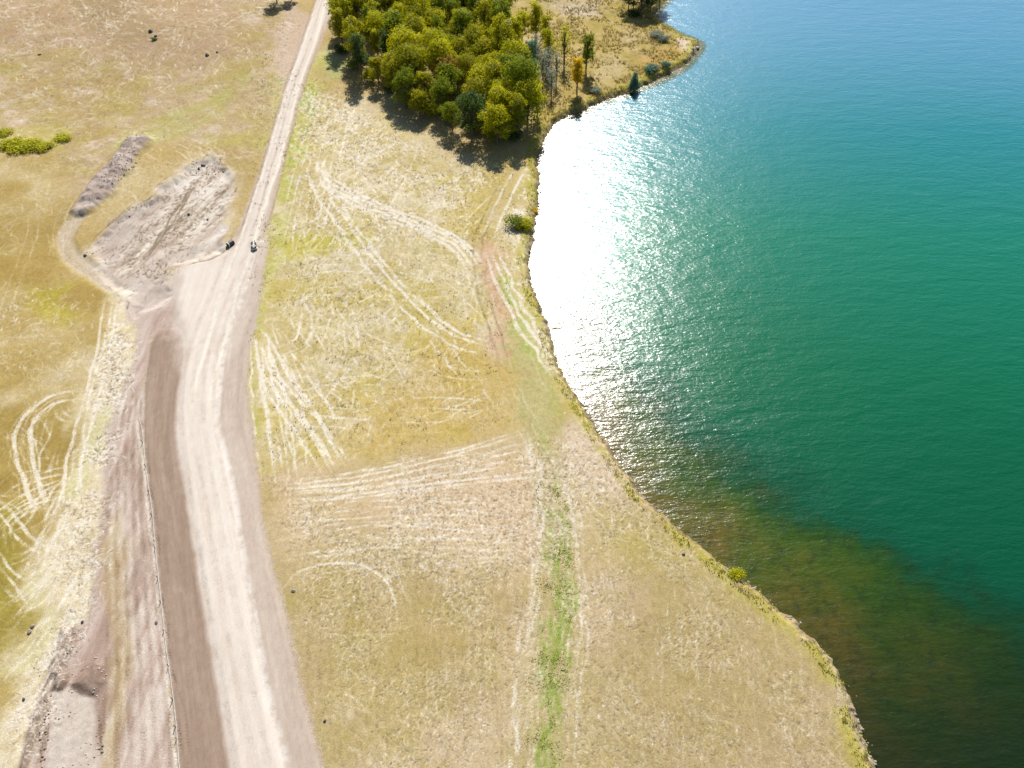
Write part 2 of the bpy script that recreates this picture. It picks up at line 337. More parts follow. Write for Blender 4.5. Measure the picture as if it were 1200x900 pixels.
# seed-drill lines beside the lane
for k in range(7):
    track(W, [(372+k*6.5, 95+k*5), (356+k*8, 160), (340+k*8.5, 220), (322+k*9, 290)][:], .22, .8, rag=.05, breaks=.42)
track(W, [(372,182),(366,200),(376,226),(396,256),(421,292),(452,330),(490,368),(530,398),(572,412)], .42, 1.5, TW+(1.9,), rag=.15)
track(W, [(378,213),(410,231),(450,250),(500,268),(540,290),(556,312)], .5, 1.7, (-1.3,-.4,.5,1.4), rag=.2, breaks=.2)
track(W, [(376,226),(400,246),(440,258),(490,262),(545,285)], .3, .8, (-.8,.8), rag=.2)
track(W, [(372,185),(378,200),(385,215),(376,228)], .5, 1.0, (-.6,.4), rag=.2)
track(W, [(366,205),(385,240),(378,258),(350,275)], .3, .6, TW)
for q in ([(303,385),(314,430),(342,470),(378,508),(404,548)], [(308,395),(330,440),(362,490),(398,550)], [(305,405),(322,455),(356,505),(386,552)], [(312,380),(352,440),(392,500)]): track(W, q, .28, 1.4, TW, breaks=.33)
for q in ([(306,390),(314,450),(330,510),(342,565)], [(300,395),(303,470),(314,560)], [(303,420),(318,470),(328,540),(330,570)], [(310,380),(340,455),(352,520),(350,560)]): track(W, q, .24, 1.2, (-.8, .8), rag=.15)
track(W, [(322,345),(345,352),(358,372),(352,398),(320,414)], .26, 1.4, TW+(1.7,), rag=.1)
track(W, [(318,360),(340,372),(342,392),(318,405)], .22, .5)
for a, b in (((375,165),(470,235)), ((400,200),(440,330)), ((430,150),(505,235)), ((365,330),(480,470)), ((560,320),(420,480)), ((330,300),(560,300))):
    track(W, [a, ((a[0]+b[0])/2+12, (a[1]+b[1])/2-6), b], .25, .5, TW, breaks=.5)
# fan of swaths along the south field's edge
for k, (a, b) in enumerate([(505,562),(508,566),(515,570),(523,572),(531,575),(540,578),(548,584),(556,588)]):
    track(W, [(612+k*6, a), (520, a+.52*(b-a)-2), (420, a+.85*(b-a)), (325, b+2)], .3, .85, rag=.08, breaks=.33, wob=.5)
for y in (590,597,604,612,620,630,641,652):
    track(W, [(325, y+10), (380, y+2), (450, y-2), (520, y), (610, y+6)], .26, .7, rag=.1, breaks=.45, wob=1.0)
for y in (560,575,590,603,617,630): track(W, [(640, y-6), (690, y-14), (740, y-12)], .22, .45, rag=.1, breaks=.5)
track(W, [(328,692),(355,668),(405,658),(448,676),(464,706),(467,740)], .24, 1.3, rag=.12, breaks=.25)
track(W, [(405,645),(455,662),(478,700),(482,720)], .25, .7)
track(W, [(350,680),(390,660),(430,672),(450,700),(455,745)], .2, .4)
for k in range(10): track(W, [(350+random.random()*60, 740+k*14), (400+random.random()*30, 760+k*14), (425+random.random()*40, 810+k*14)], .18, .4, rag=.3)
# loops at the left
for q in ([(100,458),(60,464),(28,488),(17,520),(24,550),(35,582),(41,612)], [(98,468),(62,474),(38,500),(40,545),(52,580),(58,608)]): track(W, q, .5, 1.1, (0,), rag=.12, breaks=.15); track(W, q, .2, .5, (.7,-.7), rag=.3); track(W, q, .15, .4, (1.2,), rag=.4)
track(W, [(62,478),(72,492),(95,497)], .35, .9, (0,.9)); track(W, [(35,500),(60,470),(98,462)], .3, .7, (-1,1))
for q in ([(-10,598),(25,572),(60,556),(95,552)], [(-10,612),(30,584),(66,568),(100,563)], [(-10,630),(22,602),(55,585),(90,575)], [(14,650),(12,620),(30,600),(60,590)], [(-10,580),(30,630),(60,650)], [(-10,640),(12,662),(38,684),(60,690)], [(-10,660),(14,690),(30,710),(30,730)]):
    track(W, q, .28, .9, (-.45, .45) if random.random() < .5 else (0,), rag=.2, breaks=.3)
track(W, [(124,350),(116,400),(107,440),(90,500),(77,552),(76,600)], .35, 1.1, (0, 1.8), rag=.08, breaks=.15)
track(W, [(133,352),(124,400),(104,480),(93,550),(88,600)], .3, .8, (0,), rag=.15)
track(W, [(95,520),(78,530),(76,560)], .3, .8, TW); track(W, [(62,190),(50,230),(65,290),(52,330)], .25, .4, TW, breaks=.5)
for q in ([(85,225),(70,250),(62,275),(60,300)], [(92,230),(78,252),(66,280)], [(30,245),(34,270),(20,310),(-5,380)], [(72,262),(64,285),(62,312)]): track(W, q, .2, .5, (0,1.5))
for k in range(34): 
    a = random.random()*2.2; track(W, [(-10+a*10, 900-k*9), (30+a*20, 840-k*8), (64+a*20, 780-k*9)], .3, .7, rag=.3, breaks=.4)
for k in range(14):
    x0 = 180+random.random()*60; y0 = 165+random.random()*30
    track(W, [(x0, y0-8), (x0+25, y0+4), (x0+40, y0+22)], .22, .5, rag=.3)
# lane upper part, two wheel tracks and ruts
for q, o in (((383,0),0), ): track(W, [(384,-20),(363,50),(345,100),(331,150),(317,200),(300,250),(288,290),(270,340),(255,395),(240,450),(234,500)], .5, .7, (-1.2, 1.2), rag=.08, breaks=.05)
track(D, [(384,-20),(363,50),(345,100),(331,150),(318,200),(303,250),(290,285)], .3, .35, (-2.0,0.0,2.1), rag=.1, breaks=.3)
for o in (-1.9, -.4, .9, 2.3): track(D, [(300,250),(262,345),(236,420),(230,480),(240,560),(256,650),(272,740),(292,840),(312,940)], .6, .12, (o,), rag=.05, breaks=.4, wob=.3)
for o in (-1.2, .3, 1.5): track(W, [(262,345),(236,420),(230,480),(240,560),(256,650),(272,740),(292,840),(312,940)], .45, .2, (o,), rag=.05, breaks=.4, wob=.3)
for o in (-1.8, -.8, .2, 1.3): track(D if o < 0 else W, [(192,400),(188,480),(192,560),(206,650),(220,740),(236,840),(246,940)], .2, .3, (o,), rag=.2, breaks=.5, wob=.8)
# lakeside two-track
track(W, [(614,190),(601,213),(590,236),(580,258),(570,282)], .4, 1.0, (-.95, .95), rag=.08, breaks=.15)
track(D, [(605,200),(590,228),(574,262),(566,290),(572,340),(588,390),(600,430)], .35, .5, (-1.6,-.2), rag=.1)
track(W, [(572,290),(585,320),(598,350),(618,385),(640,415),(655,440)], .5, 1.0, (-1.0,.3,1.3), rag=.25, breaks=.3)
track(W, [(612,505),(622,530),(630,560),(633,600),(629,650),(624,700),(616,745),(609,790),(604,840),(601,900),(598,960)], .35, .9, (-.4,.0,.35), rag=.35, breaks=.5)
track(W, [(655,540),(668,580),(676,620),(681,670),(682,730),(678,800),(672,900)], .22, .6, (-.3,.3), rag=.3, breaks=.5)
for k in range(9): track(W, [(604+k*9,520),(632+k*5,600),(632+k*6,690),(618+k*8,800),(606+k*9,960)], .14, .4, rag=.2, breaks=.5)
for k in range(7): track(G, [(640+k*2,590),(648+k*4,640),(648+k*4,720),(636+k*4,820),(625+k*5,960)], .4, .5, rag=.5, breaks=.5)
# lines following the shore
for k in range(9):
    p = shs[(shs[:, 1] > 42) & (shs[:, 1] < 108)]; track(W, p - np.array([3.0+k*1.1, 0.3*k]), .18, .5, rag=.25, breaks=.52, world=True)
for k in range(22):
    x = 700+k*14+random.random()*6; track(W, [(x-14, 640+max(0,k-8)*9), (x, 740+max(0,k-12)*8), (x+6, 960)], .16, .3, rag=.2, breaks=.55, wob=.6)
for k in range(10):
    x = 690+k*9; y = 670+k*3; track(W, [(x, y), (x-8, y+12), (x-4, y+26)], .2, .4)
for k in range(40):   # faint harrow lines, south field
    x = 360+k*6.4; track(W if k % 2 else D, [(x, 640), (x+2, 760), (x+8, 960)], .15, .25, rag=.25, breaks=.58, wob=.8)
# subgrade: grader strips, dark clods
for k in range(16):
    f = k/15.; track(W if k % 3 else D, [(150+f*20,440),(132+f*40,520),(126+f*52,640),(124+f*64,760),(118+f*88,960)], .45, .24, rag=.1, breaks=.42)
for k in range(26):
    x0 = 118+random.random()*110; y0 = 330-abs(x0-150)*.5-random.random()*40
    track(D, [(x0, y0), (x0+25, y0-25), (x0+60, y0-62)], .22, .38, rag=.25, breaks=.5)
for k in range(22):
    x0 = 130+random.random()*90; y0 = 320-(x0-120)*.6+random.random()*20
    track(W, [(x0, y0), (x0+22, y0-24), (x0+55, y0-60)], .35, .6, rag=.25, breaks=.4)
track(D, [(228,210),(205,245),(190,270),(175,292),(160,310)], .4, .9, (0,.7), rag=.2, breaks=.2)
track(D, [(208,318),(228,309),(244,305),(258,297),(268,288)], .45, 1.2, (0,), rag=.2, breaks=.15)
track(D, [(244,304),(262,296),(270,282),(280,262)], .3, .7, (0,), rag=.1)
track(D, [(100,300),(112,280),(132,262),(165,235),(205,205),(228,196)], .25, .7, (0,), rag=.25, breaks=.5)
for q in ([(48,782),(58,778),(66,768)], [(46,790),(56,786),(62,776)], [(70,776),(78,782),(81,793)], [(81,803),(96,787),(110,776)], [(58,813),(70,810),(80,804)], [(80,803),(86,812)], [(92,816),(100,806),(106,800)]): track(D, q, .25, 1.6, rag=.08, breaks=.0)
track(D, [(59,815),(52,840),(47,870),(42,900),(36,960)], .5, 1.1, (-.3,.3), rag=.3, breaks=.5)
track(D, [(114,815),(117,850),(118,900),(120,960)], .3, .9, (0,), rag=.3, breaks=.5)
FENCE = [(163,490),(166,505),(171,545),(178,600),(183,645),(188,700),(193,742),(199,785),(204,830),(208,870),(211,900),(217,960)]
track(W, FENCE, .3, .6, (-.35,), rag=.06, breaks=.2); track(D, FENCE, .16, 1.1, (.28,), rag=.12, breaks=.5)
r3 = np.random.default_rng(33)
for k in range(190):      # faint crossing wheel marks of the middle field
    x0, y0 = r3.uniform(310, 590), r3.uniform(130, 520); a = r3.choice([1.1, 1.9, .35, 2.6])+r3.normal(0, .25); l = r3.uniform(40, 130); c_ = r3.normal(0, .18)
    q = [(x0+math.cos(a+c_*t)*l*t, y0+math.sin(a+c_*t)*l*t*.8) for t in (-.5, -.15, .2, .5)]
    if all(306 < b_[0] < 596 and inside(np.array([b_[0]]), np.array([b_[1]]), np.array([(395,100),(600,195),(570,290),(600,500),(320,550),(306,400)], float))[0] for b_ in q): track(W, q, .16, 1.0, TW, breaks=.42)
for k in range(60):      # and of the south field
    x0, y0 = r3.uniform(345, 900), r3.uniform(580, 880); a = r3.choice([1.5, 1.7, .1, .8, 2.3])+r3.normal(0, .2); l = r3.uniform(50, 150); c_ = r3.normal(0, .2)
    q = [(x0+math.cos(a+c_*t)*l*t, y0+math.sin(a+c_*t)*l*t*.8) for t in (-.5, -.15, .2, .5)]
    if all(inside(np.array([b_[0]]), np.array([b_[1]]), np.array([(330,580),(600,520),(735,560),(900,715),(990,860),(990,960),(380,960)], float))[0] for b_ in q): track(W, q, .13, .5, TW if k % 2 else (0,), breaks=.48)
for k in range(46):      # combed straw of the pinkish corner
    y = 515+k*3.1; track(W, [(330+r3.uniform(0, 90), y+52-k*.5), (450, y+24-k*.2), (540, y+8), (635+r3.uniform(-40, 5), y-2)], .14, .42, rag=.15, breaks=.5, wob=.6)
for k in range(60):      # loops and turns of machines at the left
    cx, cy = r3.uniform(-30, 70), r3.uniform(500, 860); R0 = r3.uniform(25, 75); a0 = r3.uniform(0, 6.28); sp = r3.uniform(.6, 1.6)
    q = [(cx+R0*math.cos(a0+t*sp), cy+R0*.8*math.sin(a0+t*sp)) for t in (0, .33, .66, 1)]
    if all(b_[0] < 112 and b_[0] > -60 and b_[1] < 940 and b_[1] > 450 for b_ in q): track(W, q, .18, .8, TW if k % 3 else (0,), rag=.15, breaks=.4)
# scattered straw: short strokes whose direction follows each field
def scatter(L, polypx, n, ln, ang, spread, w0, w1):
    p = wpts(polypx); lo, hi = p.min(0), p.max(0)
    X = rng.uniform(lo[0], hi[0], n*2); Y = rng.uniform(lo[1], hi[1], n*2); k = inside(X, Y, p); X, Y = X[k][:n], Y[k][:n]
    den = fbm(X, Y, 5, 777, 3); ed = segdist(X, Y, np.vstack([p, p[:1]])); k = rng.random(len(X)) < sm(.22, .6, den)*sm(0, 6, ed+3*(fbm(X, Y, 4, 779, 2)-.5)); X, Y = X[k], Y[k]
    a = math.radians(ang)+rng.normal(0, math.radians(spread), len(X)) + (fbm(X, Y, 9, 778, 2)-.5)*2.2
    cv = rng.normal(0, .25, len(X)); l = rng.uniform(*ln, len(X)); wt = rng.uniform(w0, w1, len(X))
    m = 16
    for q in range(m):
        s = (q/(m-1)-.5); aa = a+cv*s
        splat(L, X+np.cos(aa)*l*s, Y+np.sin(aa)*l*s, wt*(1-abs(s)))
scatter(W, [(330,90),(420,110),(520,180),(605,190),(565,290),(605,500),(310,560),(292,400)], 9000, (.8,3.5), 100, 35, .12, .5)
scatter(W, [(-150,-60),(380,-60),(330,150),(290,280),(60,290),(-150,420)], 9000, (1.2,5), 150, 35, .12, .4)
scatter(W, [(-80,300),(120,340),(140,450),(60,560),(-80,560)], 2500, (.6,2), 120, 60, .1, .35)
scatter(W, [(130,350),(172,400),(150,520),(140,640),(100,800),(40,980),(-60,980),(30,760),(60,640),(95,480)], 16000, (.4,1.3), 60, 60, .15, .6)
scatter(D, [(130,350),(172,400),(150,520),(140,640),(100,800),(40,980),(-60,980),(30,760),(60,640),(95,480)], 9000, (.3,1.0), 60, 60, .1, .3)
scatter(W, [(308,562),(605,508),(690,490),(870,672),(1015,850),(1050,1100),(380,1100)], 30000, (.3,1.6), 95, 45, .08, .36)
scatter(D, [(308,562),(605,508),(690,490),(870,672),(1015,850),(1050,1100),(380,1100)], 22000, (.2,.9), 95, 50, .07, .26)
scatter(W, [(612,190),(636,200),(625,330),(655,415),(730,540),(660,490),(600,380),(572,270)], 5000, (.4,1.8), 115, 40, .15, .55)
scatter(D, [(590,-20),(770,-10),(820,52),(745,107),(655,148),(636,190),(640,100)], 2500, (.8,2.5), 100, 50, .1, .4)
scatter(D, [(-150,-60),(380,-60),(290,280),(60,290),(-150,420),(-80,980),(120,600),(150,300)], 7000, (.4,1.6), 120, 60, .06, .25)
scatter(D, [(330,90),(605,190),(605,500),(310,560)], 7000, (.4,1.6), 110, 60, .06, .25)
scatter(G, [(300,90),(400,90),(360,200),(320,320),(300,560),(330,560),(290,400)], 2500, (.4,1.2), 70, 40, .1, .4)
scatter(D, [(100,300),(165,235),(248,183),(285,225),(205,345),(165,380)], 2500, (.3,1.5), 60, 50, .1, .4)
Wf = np.clip(W.ravel(), 0, 1.1); Df = np.clip(D.ravel(), 0, 1.1); Gf = np.clip(G.ravel(), 0, 1)
offroad = 1-.75*np.maximum.reduce([sm(-.2, .3, shr), sm(-.2, .3, dk)])
mix(Wf*.78*offroad*sm(.6, 1.4, SD), (244,236,218)); mix(Df*.55*offroad, (104,84,58)); mix(Gf*.6*sm(-.3, -1.2, np.maximum.reduce([road, shr, dk, sub])), (120,156,40))
Hh = Hh - Df*.07 - Wf*.02
fld = 1-np.maximum.reduce([sm(-1, .5, q_) for q_ in (road, shr, dk, sub, exc)])
Cc = Cc + (fld*.12*sm(0, 1, 1-Gf))[:, None]*(np.array([[208, 190, 152]])-Cc) + fld[:, None]*np.array([[0, -1, 2]])
SCOL = lin(np.clip(Cc, 0, 255)/255.)/KA
HG = Hh.reshape(NR, NC)
def ground_z(x, y):
    i, j = gi(np.array(x), np.array(y)); i = int(np.clip(i, 0, NC-1)); j = int(np.clip(j, 0, NR-1)); return float(HG[j, i])

# ------------------------------------------------------------------ materials
def new_mat(name):
    m = bpy.data.materials.new(name); m.use_nodes = True; n = m.node_tree
    b = n.nodes['Principled BSDF']; b.inputs['Specular IOR Level'].default_value = .15; b.inputs['Roughness'].default_value = .95
    return m, n, b
def N(n, t, **k):
    q = n.nodes.new(t)
    for a, v in k.items():
        if hasattr(q, a): setattr(q, a, v)
        else: q.inputs[a.replace('_', ' ')].default_value = v
    return q
def earth(name, fine=9., amt=.5, bump=.05, sx=1.0, sy=1.0):
    m, n, b = new_mat(name); L = n.links.new
    at = N(n, 'ShaderNodeAttribute', attribute_name='Col'); tc = N(n, 'ShaderNodeTexCoord')
    mp = N(n, 'ShaderNodeMapping'); mp.inputs['Scale'].default_value = (sx, sy, 1); L(tc.outputs['Object'], mp.inputs[0])
    n1 = N(n, 'ShaderNodeTexNoise', Scale=fine, Detail=5.0, Roughness=.75); L(mp.outputs[0], n1.inputs['Vector'])
    n2 = N(n, 'ShaderNodeTexNoise', Scale=fine*.22, Detail=4.0, Roughness=.7); L(mp.outputs[0], n2.inputs['Vector'])
    ad = N(n, 'ShaderNodeMath', operation='MULTIPLY_ADD'); L(n2.outputs[0], ad.inputs[0]); ad.inputs[1].default_value = .6; L(n1.outputs[0], ad.inputs[2])
    mr = N(n, 'ShaderNodeMapRange'); mr.inputs['From Min'].default_value = .5; mr.inputs['From Max'].default_value = 1.1
    mr.inputs['To Min'].default_value = 1-amt; mr.inputs['To Max'].default_value = 1+amt*.95; L(ad.outputs[0], mr.inputs[0])
    vm = N(n, 'ShaderNodeVectorMath', operation='SCALE'); L(at.outputs['Color'], vm.inputs[0]); L(mr.outputs[0], vm.inputs['Scale'])
    L(vm.outputs[0], b.inputs['Base Color'])
    bp = N(n, 'ShaderNodeBump', Strength=1.0, Distance=bump); L(ad.outputs[0], bp.inputs['Height']); L(bp.outputs[0], b.inputs['Normal'])
    return m
M_grass = earth('dry_grass_ground', 8.5, .42, .045, 1.0, .8)
M_soil = earth('disturbed_soil', 8., .22, .04, 1.2, .8)
M_road = earth('road_gravel', 9., .10, .02, 1.5, .25)
M_should = earth('packed_earth', 11., .17, .025, 1.5, .35)
def plain(name, col, var=.3, scale=8., rough=.9, bump=.0, spec=.2, metal=0):
    m, n, b = new_mat(name); L = n.links.new
    tc = N(n, 'ShaderNodeTexCoord'); n1 = N(n, 'ShaderNodeTexNoise', Scale=scale, Detail=4.0); L(tc.outputs['Object'], n1.inputs['Vector'])
    mr = N(n, 'ShaderNodeMapRange'); mr.inputs['From Min'].default_value = .3; mr.inputs['From Max'].default_value = .7
    mr.inputs['To Min'].default_value = 1-var; mr.inputs['To Max'].default_value = 1+var; L(n1.outputs[0], mr.inputs[0])
    vm = N(n, 'ShaderNodeVectorMath', operation='SCALE'); vm.inputs[0].default_value = col; L(mr.outputs[0], vm.inputs['Scale'])
    L(vm.outputs[0], b.inputs['Base Color']); b.inputs['Roughness'].default_value = rough; b.inputs['Specular IOR Level'].default_value = spec
    b.inputs['Metallic'].default_value = metal
    if bump:
        bp = N(n, 'ShaderNodeBump', Strength=1.0, Distance=bump); L(n1.outputs[0], bp.inputs['Height']); L(bp.outputs[0], b.inputs['Normal'])
    return m
def leaf(name, col, col2, trans=.42):
    m, n, b = new_mat(name); L = n.links.new
    oi = N(n, 'ShaderNodeTexCoord'); n1 = N(n, 'ShaderNodeTexNoise', Scale=.55, Detail=3.0, Roughness=.7); L(oi.outputs['Object'], n1.inputs['Vector'])
    at = N(n, 'ShaderNodeAttribute', attribute_name='leafv')
    ad = N(n, 'ShaderNodeMath', operation='ADD'); L(n1.outputs[0], ad.inputs[0]); L(at.outputs['Fac'], ad.inputs[1])
    mr = N(n, 'ShaderNodeMapRange'); mr.inputs['From Min'].default_value = .45; mr.inputs['From Max'].default_value = 1.45; L(ad.outputs[0], mr.inputs[0])
    mx = N(n, 'ShaderNodeMix', data_type='RGBA'); L(mr.outputs[0], mx.inputs['Factor'])
    mx.inputs[6].default_value = (*col, 1); mx.inputs[7].default_value = (*col2, 1)
    L(mx.outputs[2], b.inputs['Base Color']); b.inputs['Roughness'].default_value = .6; b.inputs['Specular IOR Level'].default_value = .12
    tr = N(n, 'ShaderNodeBsdfTranslucent'); 
    hs = N(n, 'ShaderNodeHueSaturation', Hue=.49, Saturation=1.1, Value=1.5); L(mx.outputs[2], hs.inputs['Color']); L(hs.outputs[0], tr.inputs[0])
    ms = N(n, 'ShaderNodeMixShader'); ms.inputs[0].default_value = trans
    L(b.outputs[0], ms.inputs[1]); L(tr.outputs[0], ms.inputs[2]); L(ms.outputs[0], n.nodes['Material Output'].inputs['Surface'])
    return m

# ------------------------------------------------------------------ mesh helpers
def tag(o, label=None, cat=None, group=None, kind=None):
    if label: o['label'] = label
    if cat: o['category'] = cat
    if group: o['group'] = group
    if kind: o['kind'] = kind
    return o
def mesh(name, V, Fc, mat, parent=None, smooth=False, col=None):
    me = bpy.data.meshes.new(name); V = np.asarray(V, np.float32); Fc = np.asarray(Fc, np.int32)
    me.vertices.add(len(V)); me.vertices.foreach_set('co', V.ravel())
    k = Fc.shape[1]
    me.loops.add(Fc.size); me.loops.foreach_set('vertex_index', Fc.ravel())
    me.polygons.add(len(Fc)); me.polygons.foreach_set('loop_start', np.arange(len(Fc), dtype=np.int32)*k)
    if smooth: me.polygons.foreach_set('use_smooth', np.ones(len(Fc), bool))
    if col is not None:
        a = me.attributes.new('Col', 'FLOAT_COLOR', 'POINT'); c4 = np.ones((len(V), 4), np.float32); c4[:, :3] = col; a.data.foreach_set('color', c4.ravel())
    me.update(calc_edges=True); me.materials.append(mat)
    o = bpy.data.objects.new(name, me); C.objects.link(o)
    if parent: o.parent = parent
    return o
def empty(name, loc, rz=0):
    o = bpy.data.objects.new(name, None); C.objects.link(o); o.location = loc; o.rotation_euler = (0, 0, rz); o.empty_display_size = .3; return o

# ------------------------------------------------------------------ ground sheets: one land surface cut along the outlines of road, shoulders and bare soil
V = np.stack([gx, gy, Hh], 1)
jj, ii = np.meshgrid(np.arange(NR-1), np.arange(NC-1), indexing='ij')
a0 = (jj*NC+ii).ravel(); Q = np.stack([a0, a0+1, a0+NC+1, a0+NC], 1)
keep = SD[a0] > -4.0; Q = Q[keep]
cls = np.zeros(len(Q), int); q0 = Q[:, 0]
cls[exc[q0] > .2] = 3; cls[sub[q0] > .2] = 4; cls[berm[q0] < 2.6] = 5
cls[shr[q0] > 0] = 2; cls[dk[q0] > 0] = 2; cls[road[q0] > 0] = 1
for k, (nm, mt) in enumerate([('ground', M_grass), ('road', M_road), ('road_shoulder', M_should), ('excavated_ground', M_soil), ('graded_soil', M_soil), ('soil_berm', M_soil)]):
    q = Q[cls == k]
    if not len(q): continue
    uq, inv = np.unique(q, return_inverse=True)
    o = mesh(nm, V[uq], inv.reshape(q.shape), mt, smooth=True, col=SCOL[uq]); tag(o, kind='structure')
# far land out to the horizon (outside the fine sheet)
def far_sheet():
    Vs, Fs, Cs = [], [], []
    xs_l = -np.geomspace(1, 60, 22)          # multiples of the sheet's half width
    base = (188/255., 164/255., 96/255.)
    def add(grid):
        o = sum(len(v) for v in Vs); r, c, _ = grid.shape
        Vs.append(grid.reshape(-1, 3)); a = (np.arange(r-1)[:, None]*c+np.arange(c-1)[None]).ravel()+o
        Fs.append(np.stack([a, a+1, a+c+1, a+c], 1))
    ts = tt[::30]; ts = np.append(ts, tt[-1])
    Ys = (ts-H*st)/ct
    L = np.array([[( -UM*WH(t)*m_, Y, -.6 if m_ > 1.001 else -.1) for m_ in np.geomspace(60, 1, 20)] for t, Y in zip(ts, Ys)]); add(L)
    # beyond the far edge: only west of the lake
    yt = Ys[-1]; xr = 95.0
    B = np.array([[(x, Y, -.6+.5*(Y == yt)) for x in np.append(-np.geomspace(9000, 60, 24), [0, 40, xr-5+0*Y])] for Y in yt+np.append(0, np.geomspace(10, 8000, 16))])
    B[:, -1, 2] = -1.2
    add(B)
    yb = Ys[0]
    Bn = np.array([[(x, Y, -.1-.5*(Y != yb)) for x in np.append(-np.geomspace(9000, 60, 24), [0, 20, 38])] for Y in yb-np.append(np.geomspace(4000, 5, 12), 0)]); add(Bn)
    V_ = np.vstack(Vs); F_ = np.vstack(Fs)
    nb = fbm(V_[:, 0], V_[:, 1], 60, 301, 3)
    col = lin(np.clip(grad((nb-.2)*1.6, (176,150,70), (190,166,100), (206,188,138)), 0, 255)/255.)/KA
    o = mesh('ground', V_, F_, M_grass, col=col); tag(o, kind='structure')
far_sheet()

# ------------------------------------------------------------------ water
def water():
    xs = np.concatenate([np.linspace(-40, 260, 260), 260+np.geomspace(5, 9000, 30)])
    ys = np.concatenate([-np.geomspace(4000, 10, 10), np.linspace(0, 330, 300), 330+np.geomspace(5, 9000, 30)])
    X, Y = np.meshgrid(xs, ys); X = X.ravel(); Y = Y.ravel()
    d = -shore_sd(X, Y); r, c = len(ys), len(xs)
    keepv = d > -14
    a = (np.arange(r-1)[:, None]*c+np.arange(c-1)[None]).ravel(); q = np.stack([a, a+1, a+c+1, a+c], 1); q = q[keepv[q].any(1)]
    # how deep the lake is: shelf wide in the near bay, narrow up the lake
    shelf = np.interp(Y, [10, 22, 32, 46, 60, 80, 110], [38, 35, 27, 17, 13, 9, 1.5])
    dep = d/shelf
    m, n, b = new_mat('lake_water'); L = n.links.new
    tc = N(n, 'ShaderNodeTexCoord')
    at = N(n, 'ShaderNodeAttribute', attribute_name='depth')
    nz = N(n, 'ShaderNodeTexNoise', Scale=.12, Detail=5.0, Roughness=.6); L(tc.outputs['Object'], nz.inputs['Vector'])
    s1 = N(n, 'ShaderNodeMath', operation='MULTIPLY_ADD'); L(nz.outputs[0], s1.inputs[0]); s1.inputs[1].default_value = 1.2; s1.inputs[2].default_value = -.6
    s2 = N(n, 'ShaderNodeMath', operation='ADD'); L(at.outputs['Fac'], s2.inputs[0]); L(s1.outputs[0], s2.inputs[1])
    cr = N(n, 'ShaderNodeValToRGB'); L(s2.outputs[0], cr.inputs[0]); cr.color_ramp.elements.remove(cr.color_ramp.elements[0])
    st_ = [(0., alb(104,92,30)), (.25, alb(76,90,14)), (.5, alb(50,82,12)), (.72, alb(26,74,26)), (.95, alb(0,76,48)), ]
    cr.color_ramp.elements[0].position = 0; cr.color_ramp.elements[0].color = (*st_[0][1], 1)
    for p_, c_ in st_[1:]:
        e = cr.color_ramp.elements.new(p_); e.color = (*c_, 1)
    # the shelf is darker to the south; open water gets paler and bluer up the lake, sky reflection painted in
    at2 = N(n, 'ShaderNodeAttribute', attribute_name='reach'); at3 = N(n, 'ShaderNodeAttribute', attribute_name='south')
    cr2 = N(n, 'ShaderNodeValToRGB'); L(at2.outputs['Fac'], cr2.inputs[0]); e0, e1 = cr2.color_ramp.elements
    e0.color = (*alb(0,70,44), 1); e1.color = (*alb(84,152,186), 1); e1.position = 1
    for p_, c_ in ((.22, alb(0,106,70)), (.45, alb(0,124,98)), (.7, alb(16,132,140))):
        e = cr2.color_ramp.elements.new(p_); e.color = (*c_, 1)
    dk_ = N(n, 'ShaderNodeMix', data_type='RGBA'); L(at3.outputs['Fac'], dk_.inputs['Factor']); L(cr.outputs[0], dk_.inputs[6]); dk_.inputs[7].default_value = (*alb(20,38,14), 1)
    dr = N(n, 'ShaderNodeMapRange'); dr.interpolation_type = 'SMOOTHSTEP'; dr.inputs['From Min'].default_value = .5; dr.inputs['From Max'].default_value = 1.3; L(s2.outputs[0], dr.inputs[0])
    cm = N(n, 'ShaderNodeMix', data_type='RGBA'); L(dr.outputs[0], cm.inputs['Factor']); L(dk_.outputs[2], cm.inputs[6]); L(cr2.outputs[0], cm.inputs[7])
    # weed beds on the shelf
    wn = N(n, 'ShaderNodeTexNoise', Scale=.7, Detail=8.0, Roughness=.78); L(tc.outputs['Object'], wn.inputs['Vector'])
    wr = N(n, 'ShaderNodeMapRange'); wr.inputs['From Min'].default_value = .47; wr.inputs['From Max'].default_value = .66; L(wn.outputs[0], wr.inputs[0])
    wm = N(n, 'ShaderNodeMapRange'); wm.inputs['From Min'].default_value = 1.15; wm.inputs['From Max'].default_value = .6; wm.inputs['To Max'].default_value = .6; L(s2.outputs[0], wm.inputs[0])
    w3 = N(n, 'ShaderNodeMath', operation='MULTIPLY'); L(wr.outputs[0], w3.inputs[0]); L(wm.outputs[0], w3.inputs[1])
    mx = N(n, 'ShaderNodeMix', data_type='RGBA'); L(w3.outputs[0], mx.inputs['Factor']); L(cm.outputs[2], mx.inputs[6]); mx.inputs[7].default_value = (*alb(22,42,20), 1)
    # wave bump
    def wave(scx, scy, rot, det, rough, dist_, loc=0):
        mp = N(n, 'ShaderNodeMapping'); mp.inputs['Scale'].default_value = (scx, scy, 1); mp.inputs['Rotation'].default_value = (0, 0, math.radians(rot)); mp.inputs['Location'].default_value = (loc, loc, 0)
        mp.vector_type = 'TEXTURE' if False else 'POINT'
        L(tc.outputs['Object'], mp.inputs[0])
        q = N(n, 'ShaderNodeTexNoise', Scale=1.0, Detail=det, Roughness=rough, Distortion=.25); L(mp.outputs[0], q.inputs['Vector'])
        k = N(n, 'ShaderNodeMath', operation='MULTIPLY'); L(q.outputs[0], k.inputs[0]); k.inputs[1].default_value = dist_
        return k
